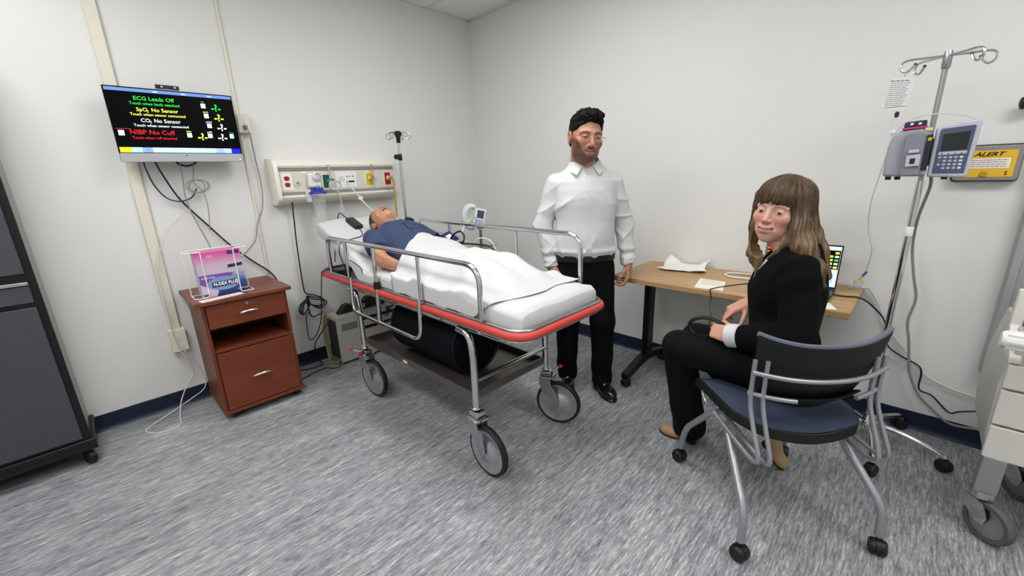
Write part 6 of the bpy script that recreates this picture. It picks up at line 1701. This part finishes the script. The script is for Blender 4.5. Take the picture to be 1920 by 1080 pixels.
def wcore(P):
    q = wl(P); d = smax(s_col(q, WZ, [a-.03 for a in WA], [b-.03 for b in WB], WC), np.maximum(q[..., 2]-1.085, .52-q[..., 2]), .02)
    d = smin(d, s_cone(q, (0, .0, 1.04), tuple(wl1(whc+np.array((0, 0, -.10)))), .052, .047), .02)
    for S, E_, W in ((wSL, wEL, wWL), (wSR, wER, wWR)): d = smin(d, s_chain(P, [(S, .045), (E_, .038), (W, .026)], .02), .02)
    d = smin(d, s_chain(P, [(lHp, .075), (lKn, .055), (lAn, .035)], .03), .03)
    return smin(d, s_chain(P, [(rHp, .075), (rKn, .055), (rAn, .035)], .03), .03)
V, F = surfnet(wcore, np.array((-1.22, -3.10, .04)), np.array((-.68, -2.46, 1.16)), .0125); parts.append((V, fixwind(V, F), np.tile(lin('#d0a08a'), (len(V), 1))))
dv = np.array(wWL)-np.array(wEL); dv /= np.linalg.norm(dv)
fr = hframe(np.array(wWL)+dv*.03, (.28, 1, -.02), (-.9, .2, .45), (.2, .2, 1))
V, F, C_ = make_hand(fr, .90, '#cf9a84', [(.9, 1.1, .6), (1.0, 1.1, .6), (1.05, 1.1, .6), (1.1, 1.1, .6)], thumb=(.55, .75, -.5), tcurl=(.4, .5)); parts.append((V, fixwind(V, F), C_))
fr = hframe((-.878, -2.772, .803), (-.50, .62, -.42), (-.35, .35, .85), (-.85, -.4, -.1))
V, F, C_ = make_hand(fr, .90, '#cf9a84', [(.25, .45, .3), (.55, .8, .4), (.7, .9, .5), (.8, .9, .5)], thumb=(.62, .70, -.4), tcurl=(.2, .3)); parts.append((V, fixwind(V, F), C_))
V, F, C_ = joinm(parts); raw('body', V, F, skinm, WOM, cols=C_)
# hair: cap with fringe and long side falls
def wlo(p): return tol(np.asarray(p, f32)[None], WFR, WS)[0]
nearfall = [wlo(p) for p in ((-.940, -2.922, 1.27), (-.962, -2.930, 1.16), (-1.000, -2.966, 1.085), (-1.035, -3.015, 1.010), (-1.030, -3.045, .955))]
backfall = [wlo(p) for p in ((-.87, -2.912, 1.27), (-.88, -2.945, 1.14), (-.91, -2.995, 1.06), (-.93, -3.040, .97))]
farfall = [wlo(p) for p in ((-.930, -2.785, 1.27), (-.930, -2.783, 1.15), (-.955, -2.795, 1.04), (-.975, -2.812, .96))]
sweep = [wlo(p) for p in ((-.960, -2.925, 1.150), (-.988, -2.895, 1.095), (-1.000, -2.868, 1.062), (-1.000, -2.850, 1.035))]
def whair(P):
    q = tol(P, WFR, WS); x, y, z = q[..., 0], q[..., 1], q[..., 2]
    d = s_ell(q, (0, -.020, .040), (.083, .106, .092))
    d = smin(d, s_ell(q, (0, .030, .062), (.070, .070, .060)), .02)
    d = smin(d, s_chain(q, [(nearfall[0], .026), (nearfall[1], .031), (nearfall[2], .034), (nearfall[3], .028), (nearfall[4], .010)], .03), .03)
    d = smin(d, s_chain(q, [(backfall[0], .040), (backfall[1], .036), (backfall[2], .032), (backfall[3], .014)], .03), .035)
    d = smin(d, s_chain(q, [(farfall[0], .018), (farfall[1], .023), (farfall[2], .025), (farfall[3], .010)], .03), .02)
    d = smin(d, s_chain(q, [(sweep[0], .024), (sweep[1], .022), (sweep[2], .018), (sweep[3], .010)], .02), .02)
    ang = np.arctan2(x, y+.03)
    low = np.clip((.05-z)/.1, 0, 1)
    d = d+.0028*np.sin(ang*26+6*z+2.*np.sin(z*14+ang*3))+.0016*np.sin(ang*61+9*np.sin(z*9))+.003*low*np.sin(x*95+y*60+4*np.sin(z*16))
    # face opening: below the fringe, between the side falls
    fz = .034+.006*np.sin(x*140+1)+.005*np.sin(x*370)+.004*np.sin(x*610+2)-.024*np.clip((np.abs(x)-.028)/.03, 0, 1)
    op = np.maximum(s_ell(q, (-.003, .115, -.050), (.064, .115, .104)), z-fz)
    ch = s_ell(q, (-.004, .075, -.105), (.060, .075, .075))
    d = smax(d, -np.minimum(op, ch), .006)
    return d*WS
lo = np.array((-1.10, -3.16, .955)); hi = np.array((-.76, -2.70, 1.37))
V, F = surfnet(whair, lo, hi, .0030)
q = tol(V.astype(f32), WFR, WS).astype(float)
hc_ = mixc(np.tile(lin('#4e3c2a'), (len(V), 1)), lin('#735a3b'), np.clip((.02-q[:, 2])/.14, 0, 1))
ang = np.arctan2(q[:, 0], q[:, 1]+.03)
hc_ *= (1+.16*np.sin(ang*33+5*q[:, 2])+.12*np.sin(ang*71+11*np.sin(q[:, 2]*9)))[:, None]
whm = vcol_mat('brown_hair', .42, bump=.5, bscale=90, spec=.45, stretch=(3, 3, .35), var=.35)
raw('hair', V, fixwind(V, F), whm, WOM, cols=hc_)
def strands(sdf, seeds, crown, n, step, rad, flow, rng, stop):
    P = seeds.copy(); path = [P.copy()]
    e = .002
    for k in range(n):
        g = np.stack([sdf((P+np.eye(3)[i]*e).astype(f32))-sdf((P-np.eye(3)[i]*e).astype(f32)) for i in range(3)], 1); g /= np.maximum(np.linalg.norm(g, axis=1, keepdims=True), 1e-9)
        t_ = flow(P); t_ = t_-(t_*g).sum(1, keepdims=True)*g; t_ /= np.maximum(np.linalg.norm(t_, axis=1, keepdims=True), 1e-9)
        t_ = t_*(1-stop(P))[:, None]
        P = P+t_*step
        d = sdf(P.astype(f32)); P = P-(d-.0008)[:, None]*g
        path.append(P.copy())
    path = np.stack(path, 1)      # seeds, n+1, 3
    m_, L = path.shape[:2]
    V = []; F = []
    T = np.gradient(path, axis=1); T /= np.maximum(np.linalg.norm(T, axis=2, keepdims=True), 1e-9)
    A = np.cross(T, rng.normal(size=(m_, 1, 3))); A /= np.maximum(np.linalg.norm(A, axis=2, keepdims=True), 1e-9); B = np.cross(T, A)
    taper = (rad*np.sin(np.linspace(.25, math.pi-.05, L))**.6)[None, :, None]
    ring = np.stack([path+taper*(A*math.cos(a)+B*math.sin(a)) for a in (0, 2.094, 4.189)], 2).reshape(-1, 3)
    base = (np.arange(m_)[:, None]*L+np.arange(L-1)[None])*3
    for a in range(3):
        b_ = (a+1) % 3; F.append(np.stack([base+a, base+b_, base+3+b_, base+3+a], -1).reshape(-1, 4))
    return ring, np.concatenate(F), L*3
rng = np.random.default_rng(5)
crown = tow((0, -.03, .125), WFR, WS)
sd_ = V[rng.choice(len(V), 2600)]
def wflow(P):
    a = P-crown; a /= np.maximum(np.linalg.norm(a, axis=1, keepdims=True), 1e-9)
    top = np.clip((P[:, 2:3]-1.20)/.12, 0, 1)
    t_ = a*top+np.array((0, 0, -1.))*(1-top*.6)
    return t_+.12*np.stack([np.sin(P[:, 1]*60+P[:, 2]*25), np.sin(P[:, 0]*70+P[:, 2]*30), 0*P[:, 0]], 1)
def wstop(P):
    q = tol(P.astype(f32), WFR, WS); return ((q[:, 1] > .025) & (q[:, 2] < .044) & (np.abs(q[:, 0]) < .064)).astype(float)
sd_ = sd_[wstop(sd_) < .5]
Vs, Fs, k3 = strands(whair, sd_, crown, 13, .007, .0008, wflow, rng, wstop)
sc = np.repeat(mixc(np.tile(lin('#3f3022'), (len(sd_), 1)), lin('#86694a'), rng.random(len(sd_))), k3, 0)
st_o = raw('hair_strands', Vs, Fs, whm, WOM, cols=sc); st_o['kind'] = 'stuff'
# earring
c0 = tow((-.0785, -.004, -.046), WFR, WS)
MB().tube([c0+np.array((.0, .004*math.cos(a), .008*math.sin(a)-.006)) for a in [2*math.pi*k/14 for k in range(14)]], .0012, 6, closed=True).build('earring', mat('gold', '#c9b48a', .25, 1.), WOM)
# blood-pressure hose and thin cord in her hands
tube_thing('rubber_hose', 'thick black rubber hose looped in the seated person\'s hand', [(-1.050, -2.735, .738), (-1.05, -2.690, .752), (-1.05, -2.640, .750), (-1.05, -2.600, .727), (-1.05, -2.592, .697), (-1.05, -2.615, .668)], .0085, mat('hose_black', '#111113', .4), 'hose')
tube_thing('thin_cord', 'thin black cord running from the desk edge through the seated person\'s fingers', [(-.25, -2.645, DZ+.003), (-.32, -2.60, DZ+.003), (-.42, -2.545, DZ+.0042), (-.53, -2.50, DZ+.0042), (-.564, -2.505, DZ+.001), (-.58, -2.52, .69), (-.72, -2.56, .71), (-.88, -2.62, .73), (-.98, -2.655, .75), (-1.03, -2.668, .72), (-1.035, -2.675, .675), (-1.030, -2.66, .66)], .0028, cable_b, 'cord')
# ================================================================== training manikin on the gurney
MK = thing('manikin', 'training manikin in a blue short-sleeved shirt lying on the gurney', 'manikin', (-1.445, -1.2, .87))
o0 = np.array((-1.445, -.95, .866)); es = np.array((0, .927, .375)); et = np.array((0, -.375, .927)); ex_ = np.array((1., 0, 0))
KR = np.stack([ex_, et, es], 1)      # local: x, t (normal), s (toward head)
def kl(P): return (P-o0.astype(f32))@KR.astype(f32)
def kw(p): return o0+KR@np.asarray(p, float)
KS = [-.30, -.15, 0, .10, .16, .205, .235]
KA = [.150, .155, .165, .172, .170, .125, .065]
KB = [.100, .100, .108, .112, .105, .085, .055]
KC = [.10, .10, .108, .112, .108, .100, .095]
kSh = [(s*.170, .100, .165) for s in (-1, 1)]
kEl = [(-.225, .075, -.040), (.246, .075, -.040)]
kWr = [(s*.165, .095, -.235) for s in (-1, 1)]
def kshirt(P):
    q = kl(P); z = q[..., 2]
    d = smax(s_col(q, KS, KA, KB, KC, e=2.2), np.maximum(z-.225, -.26-z), .01)
    for S, E_ in zip(kSh, kEl):
        M_ = tuple((np.array(S)+np.array(E_))/2+np.array((0, 0, -.005)))
        a = s_chain(q, [(S, .062), (M_, .064)], .02)
        dv = np.array(E_)-np.array(S); dv /= np.linalg.norm(dv)
        a = smax(a, ((q-np.array(M_, f32))@dv.astype(f32))-.012, .005); d = smin(d, a, .025)
    d = d+.003*np.sin(28*q[..., 2]+20*q[..., 0])+.0025*nz(q, 24., .9)
    d = smax(d, -s_cone(q, (0, .10, .20), (0, .10, .33), .050, .056), .006)
    return smax(smax(d, -.004-q[..., 1], .006), .861-P[..., 2], .006)
bshirt = mat('blue_shirt', '#33405f', .85, bump=.15, bscale=350, var=.06, vscale=40)
V, F = blend(kshirt, np.array((-1.72, -1.26, .72)), np.array((-1.17, -.66, 1.16)), .0065); raw('shirt', V, fixwind(V, F), bshirt, MK)
kh = frame(kw((0, .115, .350)), (-.14, -.15, .98), (0, .985, .17)); KHS = .98
def kx(q, col):
    # painted-on hair cap and brows
    x, y, z = q[:, 0], q[:, 1], q[:, 2]
    zl = np.interp(y, [-.13, -.06, -.03, -.004, .014, .032, .052, .070, .12], [-.09, -.08, -.04, -.024, -.020, .018, .044, .056, .06])
    return mixc(col, lin('#241b17'), np.clip((z-zl)/.004+.5, 0, 1)*(np.abs(x) < .0765))
ko = dict(skin='#c28c6c', blush='#b57a5c', smile=.0, jaw=1.02, lips='#9a5c4c', open=.006, teeth='#2a1512', eyes=.9, iris='#2a2320', brow='#2a1d17', neck=.050, neckdir=(0, -.03, -.17), fold=0, extra=kx)
parts = []
V, F, C_ = make_head(kh, KHS, ko, .0026); parts.append((V, fixwind(V, F), C_))
def kcore(P):
    q = kl(P); d = smax(s_col(q, KS, [a-.02 for a in KA], [b-.02 for b in KB], KC), np.maximum(q[..., 2]-.21, -.28-q[..., 2]), .02)
    for S, E_, W in zip(kSh, kEl, kWr): d = smin(d, s_chain(q, [(S, .045), (E_, .041), (W, .030)], .02), .015)
    for s in (-1, 1): d = smin(d, s_chain(P, [((-1.445+s*.08, -1.22, .915), .045), ((-1.445+s*.085, -1.60, .905), .032), ((-1.445+s*.08, -1.80, .89), .02)], .02), .02)
    return smax(smax(d, -.002-q[..., 1]-10*np.clip(-.98-P[..., 1], 0, 1), .006), .861-P[..., 2], .006)
V, F = surfnet(kcore, np.array((-1.74, -2.12, .72)), np.array((-1.15, -.66, 1.18)), .011); parts.append((V, fixwind(V, F), np.tile(lin('#c28c6c'), (len(V), 1))))
V, F, C_ = joinm(parts); raw('body', V, F, vcol_mat('manikin_vinyl', .38, spec=.45), MK, cols=C_)
# collar, placket, buttons
for sd in (-1, 1):
    def kc(u, v, sd=sd):
        th = math.radians(-100+185*u) if sd > 0 else math.radians(280-185*u)
        r = .062+.022*v+.006*u**2; c, s = math.cos(th), math.sin(th)
        return tuple(kw((r*c*1.15, .098+r*s*.95+.004*u, .262-.016*u-(.034+.022*u**3)*v+.01*(1-v))))
    grid_mesh('collar', kc, 18, 6, bshirt, MK, thick=.004)
mp_ = MB(); zz = [-.12+.022*i for i in range(15)]; Vp = []
for z in zz:
    y = float(np.interp(z, KS, KB)+np.interp(z, KS, KC))+.004
    Vp += [kw((-.014, y-.006, z)), kw((-.014, y, z)), kw((.014, y, z)), kw((.014, y-.006, z))]
mp_.add(Vp, [(4*i+a, 4*i+(a+1) % 4, 4*i+4+(a+1) % 4, 4*i+4+a) for i in range(len(zz)-1) for a in range(4)]+[(0, 1, 2, 3), tuple(len(Vp)-1-i for i in range(4))])
pk = mp_.build('placket', bshirt, MK)
for z in (-.06, .02, .09, .155):
    y = float(np.interp(z, KS, KB)+np.interp(z, KS, KC))+.004
    MB().lathe([(.0065, 0), (.007, .0015), (.004, .0025), (.001, .002)], kw((.004, y, z)), et, 12).build('button', mat('navy_button', '#141b33', .4), pk)
# microphone clip on the shoulder
MB().tube([kw((.06, .205, .19)), kw((.085, .205, .175)), kw((.11, .195, .165))], .011, 10).build('shoulder_pad', blackp, MK)
# blood-pressure cuff on the far arm
t = thing('pressure_cuff', 'navy blood-pressure cuff with white label on the manikin far arm', 'cuff', (-1.20, -.98, .98))
navc = mat('cuff_navy', '#1c2558', .8, bump=.2, bscale=300)
S_, E_ = np.array(kSh[1]), np.array(kEl[1]); d_ = (E_-S_)/np.linalg.norm(E_-S_)
c0, c1 = kw(S_+d_*.135), kw(S_+d_*.232)
MB().tube([c0, kw(S_+d_*.139), kw(S_+d_*.228), c1], [.046, .050, .050, .046], 22).build('band', navc, t, smooth=60)
fl0 = Vector(kw((.272, .146, -.030)))
MB().box(fl0, (.075, .006, .115), Matrix((Vector(ex_), Vector(et), Vector(es))).transposed() @ Matrix.Rotation(.35, 3, 'Z')).build('flap', navc, t, bevel=.002)
MB().box(fl0+Vector((-.004, -.002, .005)), (.038, .004, .040), Matrix((Vector(ex_), Vector(et), Vector(es))).transposed() @ Matrix.Rotation(.35, 3, 'Z')).build('label', paper, t)
MB().lathe([(.010, 0), (.014, .004), (.014, .03), (.008, .036)], kw((.225, .128, .012)), tuple(et), 14).build('valve', steel, t)
tube_thing('pressure_hose', 'black hose curling from the pressure cuff along the far side of the sheet', [tuple(kw((.262, .128, -.05))), (-1.178, -1.05, .985), (-1.170, -1.09, 1.02), (-1.165, -1.14, 1.035), (-1.17, -1.18, 1.01), (-1.185, -1.185, .975), (-1.19, -1.14, .965), (-1.18, -1.18, .962), (-1.17, -1.27, .965), (-1.16, -1.37, .965), (-1.15, -1.42, .95), (-1.14, -1.47, .90)], .0062, cable_b, 'hose')

# ------------------------------------------------------------------ top sheet, laid over the manikin and the mattress
from mathutils.bvhtree import BVHTree
def world_bvh(names):
    V = []; F = []
    for o_ in names:
        M_ = chain(o_); b = len(V); V += [M_ @ v.co for v in o_.data.vertices]; F += [tuple(i+b for i in p.vertices) for p in o_.data.polygons]
    return BVHTree.FromPolygons(V, F)
under = world_bvh([bpy.data.objects['mattress']]+[c for c in MK.children if c.name.split('.')[0] in ('shirt', 'body', 'placket')])
NU, NV = 130, 90
G_ = np.array([[sheet_pt(i/(NU-1), j/(NV-1)) for j in range(NV)] for i in range(NU)])
top = np.full((NU, NV), -1.)
for i in range(NU):
    for j in range(NV):
        x, y, z = G_[i, j]
        if z < bedz(y)-.004: continue                       # the hanging sides stay as they are
        best = -1.
        for dx, dy in ((0, 0), (.006, 0), (-.006, 0), (0, .008), (0, -.008)):
            h_ = under.ray_cast(Vector((x+dx, y+dy, 2.)), Vector((0, 0, -1)))
            if h_[0] is not None: best = max(best, h_[0].z)
        top[i, j] = best+.0010
Z_ = G_[:, :, 2].copy(); Z0 = Z_.copy()
free = top > 0
Z_ = np.where(free, np.maximum(Z_, top), Z_)
for _ in range(5):
    A = np.pad(Z_, 1, mode='edge'); L_ = (A[:-2, 1:-1]+A[2:, 1:-1]+A[1:-1, :-2]+A[1:-1, 2:])/4
    Z_ = np.where(free, np.maximum(.5*Z_+.5*L_, top), Z_)
G_[:, :, 2] = Z_
o = raw('top_sheet', G_.reshape(-1, 3), [(i*NV+j, (i+1)*NV+j, (i+1)*NV+j+1, i*NV+j+1) for i in range(NU-1) for j in range(NV-1)], sheetw)
m_ = o.modifiers.new('solid', 'SOLIDIFY'); m_.thickness = .0025; m_.offset = 0
tag(o, 'white sheet draped over the manikin from the waist to the feet', 'sheet')
bpy.context.view_layer.update()
